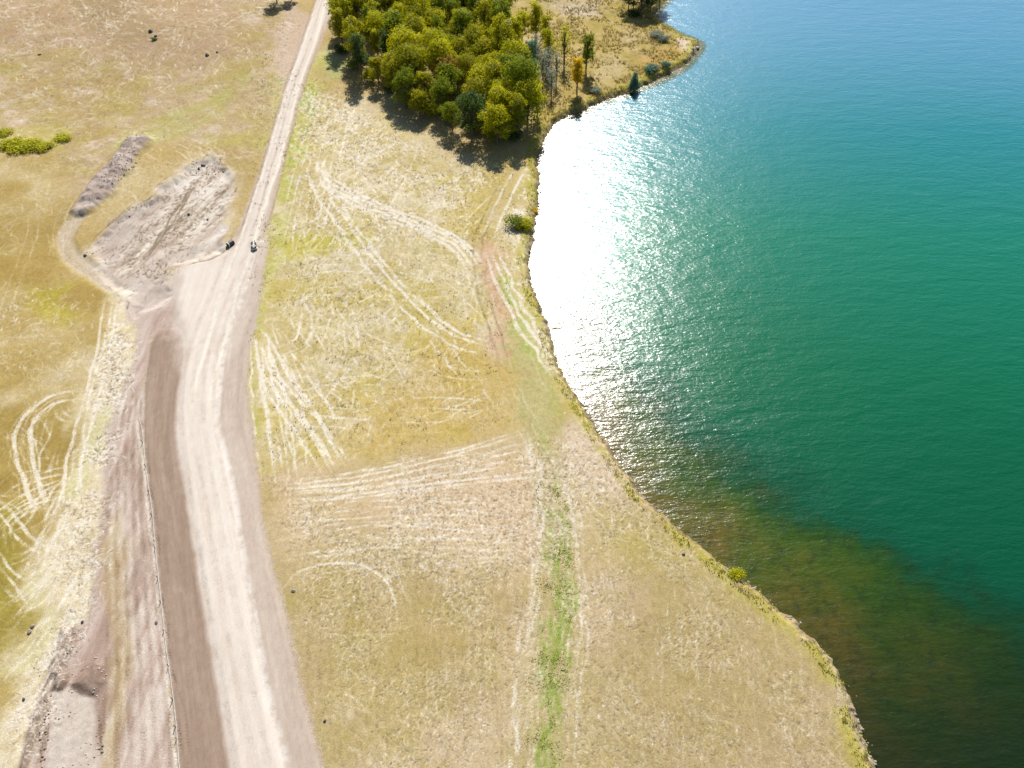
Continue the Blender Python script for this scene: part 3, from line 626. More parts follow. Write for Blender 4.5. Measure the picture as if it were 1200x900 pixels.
    a1 = wave(.16, .42, -4, 2., .5, .15); a2 = wave(.6, 1.5, 8, 3., .6, .088, 5); a3 = wave(1.8, 3.4, -14, 3., .6, .038, 9)
    h1 = N(n, 'ShaderNodeMath', operation='ADD'); L(a1.outputs[0], h1.inputs[0]); L(a2.outputs[0], h1.inputs[1])
    h2 = N(n, 'ShaderNodeMath', operation='ADD'); L(h1.outputs[0], h2.inputs[0]); L(a3.outputs[0], h2.inputs[1])
    bp = N(n, 'ShaderNodeBump', Strength=1.0, Distance=1.0); L(h2.outputs[0], bp.inputs['Height'])
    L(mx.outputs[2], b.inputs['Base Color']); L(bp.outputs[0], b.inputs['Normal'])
    b.inputs['Roughness'].default_value = .215; b.inputs['IOR'].default_value = 1.333; b.inputs['Specular IOR Level'].default_value = .5
    uq, inv = np.unique(q, return_inverse=True)
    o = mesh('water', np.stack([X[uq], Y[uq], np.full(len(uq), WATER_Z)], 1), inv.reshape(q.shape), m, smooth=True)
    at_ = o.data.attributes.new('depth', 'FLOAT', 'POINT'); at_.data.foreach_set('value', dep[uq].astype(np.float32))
    Xq, Yq, dq = X[uq], Y[uq], d[uq]
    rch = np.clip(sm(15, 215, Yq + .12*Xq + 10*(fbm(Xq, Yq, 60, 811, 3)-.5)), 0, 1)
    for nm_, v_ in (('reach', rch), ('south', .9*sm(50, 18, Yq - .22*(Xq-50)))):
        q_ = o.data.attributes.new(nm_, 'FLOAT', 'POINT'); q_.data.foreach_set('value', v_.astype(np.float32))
    tag(o, kind='structure')
water()

# ------------------------------------------------------------------ vegetation
BARK = plain('bark', (.13, .10, .075), .3, 3.)
PALEBARK = plain('pale_dead_bark', (.24, .20, .19), .3, 3.)
LM_ = {
 'yellow green': leaf('leaf_yellow_green', (.19, .215, .005), (.46, .43, .005)),
 'olive': leaf('leaf_olive', (.13, .15, .005), (.36, .335, .006)),
 'golden': leaf('leaf_golden', (.36, .23, .008), (.62, .46, .012)),
 'green': leaf('leaf_green', (.07, .115, .006), (.23, .26, .008)),
 'dark green': leaf('leaf_dark_green', (.030, .070, .020), (.085, .125, .026)),
 'rusty': leaf('leaf_rusty', (.16, .10, .022), (.30, .20, .04)),
 'blue green': leaf('leaf_blue_green', (.060, .130, .085), (.12, .21, .14)),
 'grey': leaf('leaf_grey', (.15, .17, .13), (.25, .27, .20)),
}
def tube(p0, p1, r0, r1, n=6):
    p0 = np.array(p0, float); p1 = np.array(p1, float); d = p1-p0; d /= np.linalg.norm(d)+1e-9
    a = np.cross(d, [0, 0, 1.] if abs(d[2]) < .9 else [1., 0, 0]); a /= np.linalg.norm(a); b = np.cross(d, a)
    t = np.arange(n)*2*math.pi/n; c = np.cos(t)[:, None]*a+np.sin(t)[:, None]*b
    V = np.vstack([p0+c*r0, p1+c*r1]); F_ = [[k, (k+1) % n, n+(k+1) % n, n+k] for k in range(n)]
    return V, F_
def join(parts):
    V, F_ = [], []; o = 0
    for v, f in parts:
        V.append(v); F_ += [[a+o for a in q] for q in f]; o += len(v)
    return np.vstack(V), F_
def leaves(centers, radii, n, size, r, squash=.9, shell=.6):
    w = radii**2; idx = r.choice(len(centers), n, p=w/w.sum())
    d = r.normal(size=(n, 3)); d /= np.linalg.norm(d, axis=1)[:, None]
    d[:, 2] = np.where(d[:, 2] < -.35, -d[:, 2]*r.random(n), d[:, 2])
    rr = radii[idx]*(shell+(1.08-shell)*r.random(n)**.7); out_ = r.random(n) < .16; rr = np.where(out_, radii[idx]*r.uniform(1.0, 1.45, n), rr)
    lump = 1+.28*np.sin(d[:, 0]*5+idx)*np.cos(d[:, 1]*6+idx*2)
    pos = centers[idx]+d*(rr*lump)[:, None]*np.array([1, 1, squash])
    if size < .26 and n > 3000:      # ragged outline: gaps between leaf clumps
        kp = (np.sin(pos[:, 0]*3.1+idx*1.7)*np.sin(pos[:, 1]*2.9+idx)*np.sin(pos[:, 2]*3.3+idx*.6) + r.normal(0, .22, n)) > -.08
        pos, d, idx = pos[kp], d[kp], idx[kp]; n = len(pos)
    nv = d*.8+r.normal(size=(n, 3))*.55+np.array([0, 0, .35]); nv /= np.linalg.norm(nv, axis=1)[:, None]
    a = np.cross(nv, r.normal(size=(n, 3))); a /= np.linalg.norm(a, axis=1)[:, None]; b = np.cross(nv, a)
    s = size*(.6+.8*r.random(n))[:, None]
    V = np.stack([pos-a*s*.6, pos-b*s*.4+nv*s*.08, pos+a*s*.6, pos+b*s*.4+nv*s*.08], 1).reshape(-1, 3)
    F_ = np.arange(n*4).reshape(n, 4)
    lv = np.repeat(np.clip(r.random(n)*.5+(r.random(len(centers))[idx])*.5, 0, 1), 4)
    return V, F_, lv
def tree_meshes(seed, h, R, kind='round', nl=4200, size=.30):
    r = np.random.default_rng(seed)
    tr = []; lean = r.normal(0, .03, 2)
    cz = {'round': .60, 'tall': .55, 'bush': .45, 'cone': .5}[kind]
    nlobe = {'round': 30, 'tall': 24, 'bush': 12, 'cone': 10}[kind]
    cen, rad = [], []
    for k in range(nlobe):
        if kind == 'tall': z = h*(.30+.62*(k+.5)/nlobe); q = R*(.65*r.random()+.2)*(1-.45*(z/h)); rd = R*r.uniform(.26, .46)*(1-.25*(z/h-.3))
        elif kind == 'cone': z = h*(.12+.80*(k+.5)/nlobe); q = R*.45*r.random()*(1-z/h); rd = R*(.80-.62*(z/h))
        elif kind == 'bush': z = h*(.25+.35*r.random()); q = R*.62*math.sqrt(r.random()); rd = R*r.uniform(.35, .5)
        else:
            f = (k+.5)/nlobe; z = h*(.26+.60*f**.8)+r.normal(0, .25); q = R*.78*math.sqrt(max(.05, 1-((z/h-.45)/.50)**2))*r.uniform(.45, 1.1); rd = R*r.choice([.16, .22, .28, .36, .44])*r.uniform(.9, 1.1)
        a = k*2.4+r.random()*.7
        cen.append((q*math.cos(a)+lean[0]*z, q*math.sin(a)+lean[1]*z, z)); rad.append(rd)
    if kind == 'round': cen.append((lean[0]*h, lean[1]*h, h*.82)); rad.append(R*.42)
    cen = np.array(cen); rad = np.array(rad)
    r0 = h*.020+.06
    top = h*(.55 if kind == 'round' else .8 if kind in ('tall', 'cone') else .3)
    prev = np.array([0, 0, -.4]); npt = 4
    pts = [np.array([lean[0]*z+r.normal(0, .04), lean[1]*z+r.normal(0, .04), z]) for z in np.linspace(.3, top, npt)]
    rr = r0*1.25
    for k, p in enumerate(pts):
        r1 = r0*(1-.6*(k+1)/npt); tr.append(tube(prev, p, rr, r1)); prev = p; rr = r1
    for c_, q in zip(cen, rad):
        z0 = min(c_[2]*.62, top*.98); base = np.array([lean[0]*z0, lean[1]*z0, z0]); mid = (base+c_)/2+np.array([0, 0, .12*q]) + r.normal(0, .12, 3)
        tr.append(tube(base, mid, r0*.42, r0*.26, 5)); tr.append(tube(mid, c_, r0*.26, r0*.08, 5))
    V1, F1 = join(tr)
    V2, F2, lv = leaves(cen, rad, nl, size, r)
    return (V1, F1), (V2, F2, lv)
def proto(name, seed, h, R, kind, nl, size, leafmat, bark=BARK):
    (V1, F1), (V2, F2, lv) = tree_meshes(seed, h, R, kind, nl, size)
    root = empty(name, (0, 0, 0))
    t = mesh('trunk', V1, F1, bark, root, smooth=True); c = mesh('crown', V2, F2, leafmat, root)
    a = c.data.attributes.new('leafv', 'FLOAT', 'POINT'); a.data.foreach_set('value', lv.astype(np.float32))
    for o in (t, c): o.material_slots[0].link = 'OBJECT'
    t.material_slots[0].material = bark; c.material_slots[0].material = leafmat
    return root, t, c
used = set()
def place(pr, name, x, y, rz, sc, label, cat, group=None, leafmat=None, bark=None, zs=1.0, sink=.1):
    root, t, c = pr
    if id(root) in used:
        r2 = root.copy(); C.objects.link(r2)
        t2 = t.copy(); C.objects.link(t2); t2.parent = r2
        c2 = c.copy(); C.objects.link(c2); c2.parent = r2
        root, t, c = r2, t2, c2
    else: used.add(id(root))
    root.name = name; root.location = (x, y, ground_z(x, y)-sink); root.rotation_euler = (0, 0, rz); root.scale = (sc, sc, sc*zs)
    if leafmat: c.material_slots[0].material = leafmat
    if bark: t.material_slots[0].material = bark
    tag(root, label, cat, group)
    if group is None and 'group' in root: del root['group']
    return root

LMs = LM_
protoR = [proto('broadleaf_tree', 20+k, h, R, 'round', 12000, .215, LMs['olive']) for k, (h, R) in enumerate([(9.0, 3.3), (10.6, 3.5), (8.4, 3.1), (10.2, 3.0), (9.0, 3.7)])]
protoT = [proto('broadleaf_tree', 40+k, h, R, 'tall', 8500, .21, LMs['yellow green']) for k, (h, R) in enumerate([(10.8, 2.5), (9.8, 2.3), (11.8, 2.6)])]
protoB = [proto('shrub', 60+k, 2.2, 1.7, 'bush', 1800, .17, LMs['green']) for k in range(4)]
protoC = [proto('small_tree', 70+k, 5.0, 1.9, 'cone', 2200, .22, LMs['blue green']) for k in range(1)]
protoS = [proto('sparse_tree', 80+k, 8.5, 2.3, 'tall', 650, .24, LMs['yellow green'], PALEBARK) for k in range(3)]

# the grove: trunks scattered by dart throwing inside its outline on the ground
gp = wpts([(400,60),(412,78),(434,101),(468,122),(506,143),(544,160),(585,173),(614,168),(620,140),(614,112),(600,94),(594,76),(588,55),(590,30),(590,0),(590,-35),(406,-35),(408,-5),(400,30)])
trees = []
lo, hi = gp.min(0), gp.max(0); tries = 0; r_ = np.random.default_rng(5)
while tries < 16000 and len(trees) < 230:
    tries += 1; p = r_.uniform(lo, hi)
    if not inside(np.array([p[0]]), np.array([p[1]]), gp)[0]: continue
    if all((p[0]-q[0])**2+(p[1]-q[1])**2 > 4.0**2 for q in trees): trees.append(p)
trees.sort(key=lambda p: p[1])
ORD = ['first', 'second', 'third', 'fourth', 'fifth', 'sixth', 'seventh', 'eighth', 'ninth', 'tenth', 'eleventh', 'twelfth', 'thirteenth', 'fourteenth', 'fifteenth', 'sixteenth', 'seventeenth', 'eighteenth', 'nineteenth', 'twentieth']+['last']*30
# rows counted back from the field edge
fe = wpts([(380,42),(428,90),(500,132),(590,166),(640,168)])
def front(p): return segdist(np.array([p[0]]), np.array([p[1]]), fe)[0]
rows = {}
for p in trees: rows.setdefault(int(front(p)/5.6), []).append(p)
PAL = [('yellow green', 'yellow-green'), ('olive', 'olive-green'), ('green', 'mid-green'), ('golden', 'golden'), ('dark green', 'dark green'), ('rusty', 'rusty brown-green')]
for k in sorted(rows):
    rw = sorted(rows[k], key=lambda p: p[0])
    for j, p in enumerate(rw):
        fr = front(p); left = p[0] < -26
        pr_ = np.array([.40, .25, .23, .0, .10, .02]) if k < 4 else np.array([.17, .30, .28, .0, .22, .03])
        if left: pr_ = np.array([.55, .2, .12, .05, .08, .0])
        c_ = PAL[r_.choice(6, p=pr_/pr_.sum())]
        tall = r_.random() < (.5 if left else .15)
        sc = r_.uniform(.76, 1.22)*(.82 if fr < 6 else 1)
        pr2 = (protoT if tall else protoR); pr2 = pr2[r_.integers(len(pr2))]
        rown = 'front row' if k == 0 else ORD[k] + ' row'
        lab = '%s %s tree, %s from the road in the %s of the grove' % (c_[1], 'narrow' if tall else 'round', ORD[j], rown)
        place(pr2, 'broadleaf_tree', float(p[0]), float(p[1]), r_.uniform(0, 6.28), sc, lab, 'tree', 'trees of the grove beside the lake', LMs[c_[0]], BARK)
# understorey shrubs along the grove's front and lake side
us = [(400,66),(416,82),(436,97),(458,111),(482,124),(505,136),(530,148),(556,158),(578,165),(602,167)]
for k, (a, b) in enumerate(us):
    x, y = P(a, b-4); place(protoB[k % 4], 'shrub', x, y, k, 1.0+.25*(k % 3), 'low dark shrub under the grove edge, %s from the road side' % ORD[k], 'shrub', 'shrubs under the grove edge', LMs[['dark green', 'green', 'olive'][k % 3]], BARK)

single = [
 # px, py of foot, proto, colour, scale, label
 (676, 108, protoT[1], 'golden', .80, 'bright golden narrow tree right above the bank at the bay, left of the blue-green tree', 'broadleaf_tree'),
 (686, 84, protoT[0], 'green', .80, 'slim yellow-topped green tree just behind the golden tree on the peninsula', 'broadleaf_tree'),
 (661, 76, protoS[0], 'yellow green', 1.08, 'tall thin tree with bare dark trunk and sparse top, between grove and golden tree', 'sparse_tree'),
 (643, 78, protoT[2], 'yellow green', .72, 'yellow-green tree at the lake end of the grove beside the thin bare-trunked tree', 'broadleaf_tree'),
 (628, 50, protoT[1], 'yellow green', .98, 'bright yellow-green narrow tree at the far right corner of the grove', 'broadleaf_tree'),
 (612, 48, protoR[2], 'yellow green', .85, 'bright yellow-green round tree behind the grove, next to its far right corner', 'broadleaf_tree'),
 (620, 95, protoT[0], 'blue green', .85, 'grey-green tree on the grove side facing the peninsula, in front of purple bare twigs', 'broadleaf_tree'),
 (636, 102, protoS[1], 'grey', .95, 'bare purplish-grey tree at the lake side of the grove', 'sparse_tree'),
 (646, 112, protoS[2], 'grey', .75, 'small bare twiggy tree standing closest to the bay at the grove corner', 'sparse_tree'),
 (630, 132, protoS[0], 'olive', .85, 'half-bare olive tree where the track enters the grove shade', 'sparse_tree'),
 (640, 92, protoS[2], 'grey', .85, 'bare purplish-grey tree farther back at the lake side of the grove', 'sparse_tree'),
 (652, 96, protoS[1], 'grey', .8, 'thin bare grey tree between the grove and the tall thin tree', 'sparse_tree'),
 (628, 78, protoS[0], 'grey', .9, 'bare grey tree behind the grey-green tree at the grove side', 'sparse_tree'),
 (604, 68, protoT[1], 'yellow green', .95, 'tall bright yellow-green tree at the gap in the right part of the grove', 'broadleaf_tree'),
 (640, 60, protoT[0], 'yellow green', .8, 'yellow-green tree last in line at the far right of the grove', 'broadleaf_tree'),
 (612, 108, protoT[2], 'green', .8, 'mid-green tree at the edge of the purple bare gap', 'broadleaf_tree'),
 (697, 108, protoB[1], 'grey', .85, 'small grey twiggy shrub on the bank right of the golden tree', 'shrub'),
 (743, 101, protoC[0], 'blue green', .86, 'small blue-green pointed tree alone on the bank edge of the peninsula', 'small_tree'),
 (760, 84, protoB[0], 'blue green', 1.0, 'low blue-green shrub on the peninsula right of the pointed tree', 'shrub'),
 (766, 82, protoB[2], 'grey', .9, 'low grey-green shrub touching the blue-green one on the peninsula', 'shrub'),
 (780, 78, protoB[3], 'blue green', .85, 'blue-green shrub nearest the tip of the peninsula', 'shrub'),
 (769, 43, protoB[1], 'grey', 1.0, 'silver-grey scrub on the far side of the peninsula, left one', 'shrub'),
 (777, 47, protoB[0], 'grey', .9, 'silver-grey scrub on the far side of the peninsula, right one', 'shrub'),
 (604, 264, protoB[2], 'green', 1.15, 'round dark green bush between the lakeside track and the bay', 'shrub'),
 (616, 265, protoB[3], 'yellow green', .95, 'bright yellow-green bush right beside the round dark green one', 'shrub'),
 (610, 268, protoB[0], 'olive', .65, 'small olive bush in front of the dark and the bright bush', 'shrub'),
 (627, 244, protoB[1], 'golden', .5, 'tiny yellow bush on the bank edge just above the bush pair', 'shrub'),
 (862, 672, protoB[0], 'yellow green', .62, 'single bright yellow-green bush on the bank of the near shore', 'shrub'),
 (736, 12, protoR[0], 'dark green', .78, 'dark tree on the far shore at the top edge, left one', 'broadleaf_tree'),
 (750, 17, protoR[1], 'dark green', .66, 'dark tree on the far shore at the top edge, standing in front', 'broadleaf_tree'),
 (762, 14, protoR[2], 'dark green', .80, 'dark tree on the far shore at the top edge, hanging over the water', 'broadleaf_tree'),
 (773, 4, protoR[3], 'olive', .72, 'small olive tree at the water side of the dark far-shore trees', 'broadleaf_tree'),
 (742, 6, protoR[3], 'green', .8, 'mid-green tree behind the dark far-shore trees at the top edge', 'broadleaf_tree'),
 (757, 3, protoR[4], 'dark green', .8, 'dark tree on the far shore at the top edge, rearmost of the clump', 'broadleaf_tree'),
 (744, 19, protoB[0], 'dark green', 1.0, 'dark undergrowth shrub at the foot of the far-shore trees', 'shrub'),
 (326, 8, protoR[4], 'yellow green', .72, 'yellow-green tree at the top edge left of the road', 'broadleaf_tree'),
 (343, 4, protoR[0], 'golden', .6, 'golden-tinged tree at the top edge close to the road', 'broadleaf_tree'),
 (12, 170, protoB[0], 'yellow green', 1.1, 'lime shrub at the left border, left end of the shrub clump', 'shrub'),
 (24, 174, protoB[1], 'yellow green', 1.2, 'broad lime shrub second from left in the clump at the left border', 'shrub'),
 (38, 172, protoB[2], 'yellow green', 1.15, 'lime shrub in the middle of the clump at the left border', 'shrub'),
 (52, 174, protoB[3], 'yellow green', .95, 'lime shrub at the lower right of the left border clump', 'shrub'),
 (75, 162, protoB[0], 'yellow green', .85, 'lime shrub standing apart at the right end of the left border clump', 'shrub'),
 (5, 156, protoB[2], 'yellow green', .8, 'small lime shrub behind the clump at the left border', 'shrub'),
 (182, 50, protoB[1], 'dark green', .45, 'tiny dark shrub on the upper left prairie', 'shrub'),
]
for k, (a, b, pr, c_, sc, lab, nm) in enumerate(single):
    x, y = P(a, b); zs = {'protoB': .6}.get('', 1.0)
    if nm == 'shrub': zs = .42 if 'left border' in lab else .75; sc *= 1.35 if 'left border' in lab else 1
    bk = PALEBARK if 'sparse' in nm and 'dark trunk' not in lab else BARK
    place(pr, nm, x, y, k*1.3, sc, lab, 'shrub' if nm == 'shrub' else 'tree', None, LMs[c_], bk, zs)

# tufts: dry stems and green weeds nobody could count
def tufts(name, pts, hgt, col1, col2, blades=5, spread=.14, label='', wd=.05):
    r = np.random.default_rng(len(pts)); n = len(pts)*blades
    base = np.repeat(pts, blades, 0)+r.normal(0, spread, (n, 2)); z = np.array([ground_z(a, b) for a, b in pts]); z = np.repeat(z, blades)
    hh = np.repeat(hgt, blades)*r.uniform(.6, 1.2, n); a = r.uniform(0, 6.28, n); ln = r.normal(0, .45, (n, 2))*hh[:, None]
    wv = np.stack([np.cos(a), np.sin(a)], 1)*(wd*(.6+.8*r.random(n)))[:, None]
    V_ = np.stack([np.column_stack([base-wv, z-.03]), np.column_stack([base+wv, z-.03]), np.column_stack([base+ln*.6+wv*.7, z+hh*.7]), np.column_stack([base+ln, z+hh])], 1).reshape(-1, 3)
    m = leaf(name+'_blades', col1, col2, .3)
    o = mesh(name, V_, np.arange(n*4).reshape(n, 4), m)
    at = o.data.attributes.new('leafv', 'FLOAT', 'POINT'); at.data.foreach_set('value', np.repeat(r.random(n), 4).astype(np.float32))
    tag(o, label, 'grass', kind='stuff'); return o
def along_shore(n, d0, d1, ymin=0, ymax=220):
    p = shs[(shs[:, 1] > ymin) & (shs[:, 1] < ymax)]
    seg = np.linalg.norm(np.diff(p, axis=0), axis=1); cum = np.cumsum(seg)/seg.sum()
    u_ = rng.random(n); k = np.searchsorted(cum, u_); k = np.clip(k, 0, len(p)-2); f = rng.random(n)[:, None]
    q = p[k]*(1-f)+p[k+1]*f; d = p[k+1]-p[k]; d /= np.linalg.norm(d, axis=1)[:, None]+1e-9
    nrm = np.stack([d[:, 1], -d[:, 0]], 1)   # side checked below
    t = q+nrm*1.0; s = inside(t[:, 0], t[:, 1], land); nrm[~s] *= -1
    return q+nrm*rng.uniform(d0, d1, n)[:, None]
def infield(poly, n, thr=.45, sc=3, seed=900):
    p = wpts(poly); lo, hi = p.min(0), p.max(0); X = rng.uniform(lo[0], hi[0], n); Y = rng.uniform(lo[1], hi[1], n)
    k = inside(X, Y, p) & (fbm(X, Y, sc, seed, 3) > thr); return np.stack([X[k], Y[k]], 1)
q = along_shore(3600, .4, 2.3); k = fbm(q[:, 0], q[:, 1], 2.5, 901, 3) > .40; q = q[k]
tufts('bank_grass', q, rng.uniform(.08, .26, len(q)), (.26, .26, .05), (.42, .38, .10), label='olive and straw-coloured grass tufts along the lake bank')
q = infield([(590,-20),(770,-10),(800,42),(815,55),(745,103),(655,145),(636,170),(640,100)], 9000, .5)
tufts('rough_grass', q, rng.uniform(.2, .5, len(q)), (.20, .17, .05), (.36, .29, .11), label='rough unmown grass covering the peninsula', wd=.08)
q = infield([(628,560),(660,560),(672,620),(674,690),(668,800),(650,980),(604,980),(620,790),(630,700)], 4200, .56, 1.3)
tufts('green_weeds', q, rng.uniform(.03, .07, len(q)), (.24, .29, .04), (.38, .41, .10), label='bright green weeds growing in the middle of the lakeside track', spread=.18, wd=.09)
q = infield([(300,60),(420,110),(605,190),(600,500),(310,560),(290,420)], 9000, .52)
tufts('field_stubble', q, rng.uniform(.08, .22, len(q)), (.20, .16, .06), (.36, .30, .16), label='short straw-coloured stubble tufts in the field between road and lake', blades=4)

# ------------------------------------------------------------------ stones
STONE = plain('stone', (.24, .215, .185), .35, 3., bump=.05); DSTONE = plain('dark_stone', (.09, .08, .07), .4, 4., bump=.05); CLAY = plain('clay_clod', (.20, .155, .125), .35, 4., bump=.05)
def rock_mesh(seed, s):
    r = np.random.default_rng(seed); import bmesh
    bm = bmesh.new(); bmesh.ops.create_icosphere(bm, subdivisions=2, radius=1)
    ax = r.uniform(.65, 1.2, 3); pl = [(lambda v: v/np.linalg.norm(v))(r.normal(size=3)) for _ in range(7)]
    for v in bm.verts:
        p = np.array(v.co)
        for q in pl:
            d = p@q
            if d > .68: p = p-q*(d-.68)
        v.co = p*ax*s*np.array([1, 1, .65])
    me = bpy.data.meshes.new('rock'); bm.to_mesh(me); bm.free(); return me
PCLAY = plain('pale_clay_clod', (.30, .25, .21), .3, 4., bump=.05)
rocks_me = [rock_mesh(k, .5) for k in range(5)]
def rock(px, py, s, label, mat=DSTONE, z=0, cat='rock', name='rock', group=None):
    x, y = P(px, py); me = rocks_me[int(px*7+py) % 5]
    o = bpy.data.objects.new(name, me); C.objects.link(o)
    if not me.materials: me.materials.append(mat)
    o.material_slots[0].link = 'OBJECT'; o.material_slots[0].material = mat
    o.location = (x, y, ground_z(x, y)+.08*s+z); o.scale = (s, s, s); o.rotation_euler = (0, 0, px)
    tag(o, label, cat, group); return o
rock(178, 41, 1.6, 'dark boulder lying on the upper left prairie, higher of the two', DSTONE)
rock(184, 46, .9, 'small dark stone just below the boulder on the upper left prairie', DSTONE)
rock(244, 69, 1.3, 'dark flat stone on the prairie left of the road', DSTONE)
rock(256, 66, .8, 'small pale stone right of the dark flat stone on the prairie', STONE)
rock(46, 64, .8, 'lone small stone near the top left corner of the prairie', DSTONE)
rock(100, 300, .8, 'dark clod at the left edge of the excavated ground', DSTONE)
rock(238, 193, .9, 'dark clod at the upper tip of the excavated ground, higher one', CLAY)
rock(233, 197, .7, 'dark clod at the upper tip of the excavated ground, lower one', CLAY)
rock(262, 201, .6, 'small dark clod right of the excavated ground tip', CLAY)
rock(221, 251, .7, 'dark clod in the middle of the excavated ground', DSTONE)
rock(243, 256, .6, 'small clod between excavated ground and road', CLAY)
rock(97, 729, .45, 'black stone on the straw litter above the soil heaps', DSTONE)
rock(29, 820, .45, 'dark stone on the straw litter left of the scraped pad', DSTONE)
rock(183, 730, .4, 'dark stone on graded soil beside the silt fence', DSTONE)
rock(344, 693, .45, 'dark stone in the south field near the road shoulder', DSTONE)
rock(381, 845, .45, 'dark stone low in the south field', DSTONE)
rock(801, 650, .5, 'dark stone on the grass short of the near shore bush', DSTONE)
rock(40, 735, .6, 'dark clod where the litter meets the prairie, right one', CLAY); rock(36, 742, .5, 'dark clod where the litter meets the prairie, left one', CLAY)
rock(818, 53, 1.2, 'pale stone at the very tip of the peninsula', STONE); rock(812, 58, .9, 'grey stone just behind the tip of the peninsula', STONE)
# loose clods nobody could count
def clods(name, pts, size, mat, label):
    r = np.random.default_rng(len(pts)); import bmesh
    base = np.array([(1,0,0),(0,1,0),(-1,0,0),(0,-1,0),(0,0,1),(.7,.7,.5),(-.7,.6,.4)]); fc = [[0,5,4],[5,1,4],[1,6,4],[6,2,4],[2,3,4],[3,0,4],[0,1,5],[1,2,6]]
    V_, F_ = [], []
    for k, (x, y) in enumerate(pts):
        s = size*r.uniform(.4, 1.4); a = r.uniform(0, 6.28); R_ = np.array([[math.cos(a), -math.sin(a), 0], [math.sin(a), math.cos(a), 0], [0, 0, 1]])
        V_.append((base*r.uniform(.7, 1.2, base.shape)*s)@R_.T+[x, y, ground_z(x, y)-.02]); F_ += [[i+7*k for i in f] for f in fc]
    o = mesh(name, np.vstack(V_), F_, mat); tag(o, label, 'soil', kind='stuff')
q = np.vstack([infield([(150,165),(175,163),(160,200),(130,232),(105,245),(115,225),(135,195)], 900, .4), infield([(60,815),(52,820),(30,980),(45,980),(57,870)], 700, .3), infield([(112,815),(118,815),(124,980),(116,980)], 400, .3), infield([(225,190),(260,188),(255,205),(225,205)], 260, .4), infield([(100,298),(165,235),(170,240),(110,300)], 300, .4)])
clods('loose_clods', q[::2], .13, CLAY, 'loose dark soil clods scattered on the berm, the heaps and the cut edges')
q = np.vstack([infield([(45,735),(95,735),(125,785),(122,820),(60,820),(40,790)], 260, .45, 2), infield([(60,812),(115,812),(118,980),(42,980)], 300, .5, 3), infield([(130,262),(205,205),(250,183),(285,225),(268,292),(205,318),(150,345)], 420, .5, 4)])
clods('soil_crumbs', q, .10, PCLAY, 'pale crumbs of soil lying on the scraped pad, the heaps and the excavated ground')
q = along_shore(1000, -.4, .7); k = (fbm(q[:, 0], q[:, 1], 4, 905, 3) > .47); clods('shore_stones', q[k], .19, STONE, 'grey stones and driftwood bits along the foot of the lake bank')

# ------------------------------------------------------------------ silt fence
def box(cx, cy, cz, sx, sy, sz, rz=0):
    v = np.array([(a, b, c) for a in (-.5, .5) for b in (-.5, .5) for c in (-.5, .5)])*[sx, sy, sz]
    c_, s_ = math.cos(rz), math.sin(rz); v = np.column_stack([v[:, 0]*c_-v[:, 1]*s_, v[:, 0]*s_+v[:, 1]*c_, v[:, 2]])+[cx, cy, cz]
    return v, [[0,1,3,2],[4,6,7,5],[0,4,5,1],[2,3,7,6],[0,2,6,4],[1,5,7,3]]
FAB = plain('pale_fabric', (.33, .30, .27), .2, 3.); WOOD = plain('stake_wood', (.05, .04, .03), .3, 8.)
fw = spline(wpts(FENCE), .25)
fr_ = empty('silt_fence', (fw[0][0], fw[0][1], ground_z(*fw[0])))
tag(fr_, 'low pale fabric silt fence on dark wooden stakes along the brown soil strip', 'fence')
ox, oy, oz = fr_.location
v_, f_ = [], []
for k, (x, y) in enumerate(fw):
    g = ground_z(x, y); hh = .04+.04*math.sin(k*.37)**2+.03*random.random(); dx = .06*math.sin(k*.13)+.02*random.random()
    v_ += [(x-ox+dx-.03, y-oy, g-oz-.05), (x-ox+dx-.06, y-oy, g-oz+hh), (x-ox+dx+.02, y-oy, g-oz+hh), (x-ox+dx+.03, y-oy, g-oz-.05)]
for k in range(len(fw)-1):
    for a in range(3): f_.append([4*k+a, 4*k+a+1, 4*k+a+5, 4*k+a+4])
mesh('fabric', v_, f_, FAB, fr_)
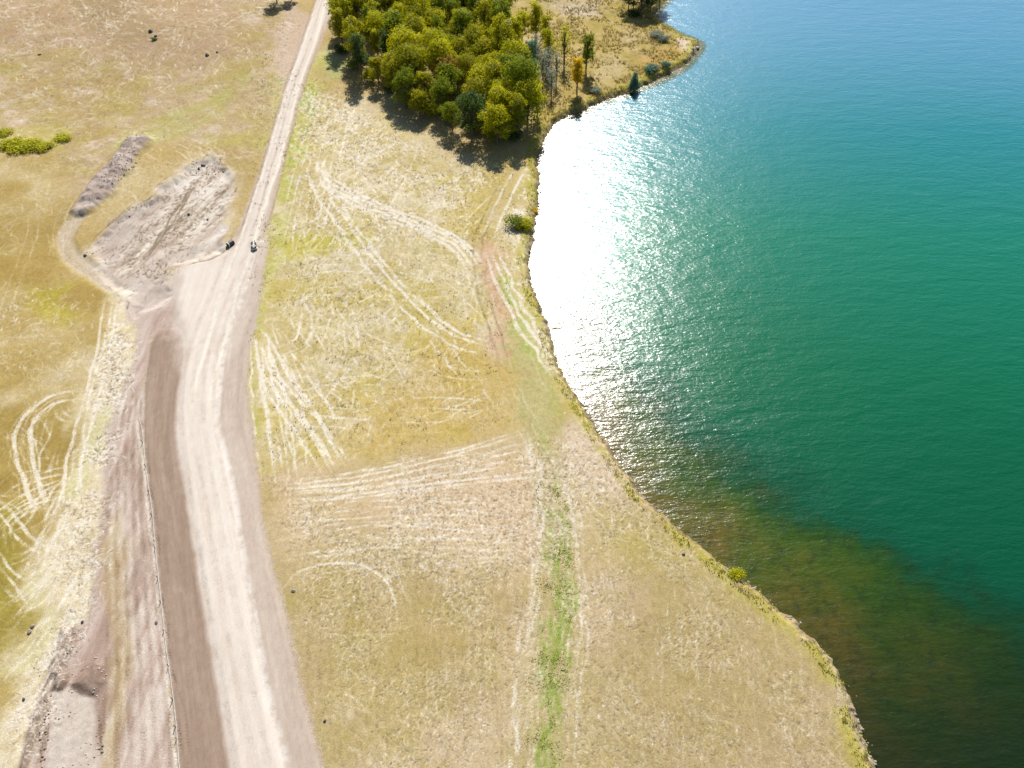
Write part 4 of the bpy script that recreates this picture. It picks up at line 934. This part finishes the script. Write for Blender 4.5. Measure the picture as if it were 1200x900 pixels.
for k, yy in enumerate((519,547,577,604,635,643,678,706,740,781,820,852,866,905)):
    i_ = np.interp(yy, [b for a, b in FENCE][:], [a for a, b in FENCE]); x, y = P(i_-.5, yy); g = ground_z(x, y); h_ = .40+.25*random.random()
    vv, ff = box(x-ox, y-oy, g-oz+h_/2-.1, .055, .055, h_+.2, random.random())
    v2, f2 = tube((x-ox, y-oy, g-oz+h_), (x-ox+.01, y-oy, g-oz+h_+.07), .045, .005, 4)
    V_, F_ = join([(vv, ff), (v2, f2)]); mesh('stake', V_, F_, WOOD, fr_)

# ------------------------------------------------------------------ culvert ends at both sides of the lane
MET = plain('dark_metal', (.035, .033, .032), .3, 12., .5, 0, .5, 0); RIM = plain('pale_concrete', (.55, .53, .50), .15, 6.)
def culvert(px, py, ang, label, square=False):
    x, y = P(px, py); g = ground_z(x, y); rt = empty('drain_pipe', (x, y, g), ang); tag(rt, label, 'drain pipe')
    n = 20; R0, R1, L_ = .42, .34, 1.1; V_, F_ = [], []
    prof = []
    for k in range(12): prof.append((R0+.02*(k % 2), -.1-L_*k/11.))
    prof += [(R1, -L_-.1), (R1, -.1), (R0, -.1)]
    for (r0, d) in prof:
        for k in range(n): a = 2*math.pi*k/n; V_.append((r0*math.cos(a), d+.6, .30+r0*math.sin(a)))
    for j in range(len(prof)-1):
        for k in range(n): F_.append([j*n+k, j*n+(k+1) % n, (j+1)*n+(k+1) % n, (j+1)*n+k])
    mesh('pipe', V_, F_, MET, rt, smooth=False)
    V2, F2 = [], []
    for (r0, d) in ((.46, -.62), (.46, -.52), (.36, -.52), (.36, -.62), (.46, -.62)):
        for k in range(n): a = 2*math.pi*k/n; V2.append((r0*math.cos(a), d, .30+r0*math.sin(a)))
    for j in range(4):
        for k in range(n): F2.append([j*n+k, j*n+(k+1) % n, (j+1)*n+(k+1) % n, (j+1)*n+k])
    mesh('rim', V2, F2, RIM, rt)
    if square:
        parts = [box(0, -.75, .12, 1.0, .3, .24)]; V_, F_ = join(parts); mesh('apron', V_, F_, RIM, rt)
culvert(271, 287, math.radians(-35), 'dark pipe end at the left side of the road where a gully begins')
culvert(298, 290, math.radians(15), 'dark pipe end with pale apron at the right side of the road', True)
# leftover prototypes that were never placed
for pr in protoR+protoT+protoB+protoC+protoS:
    if id(pr[0]) not in used:
        for o in pr[::-1]: bpy.data.objects.remove(o)
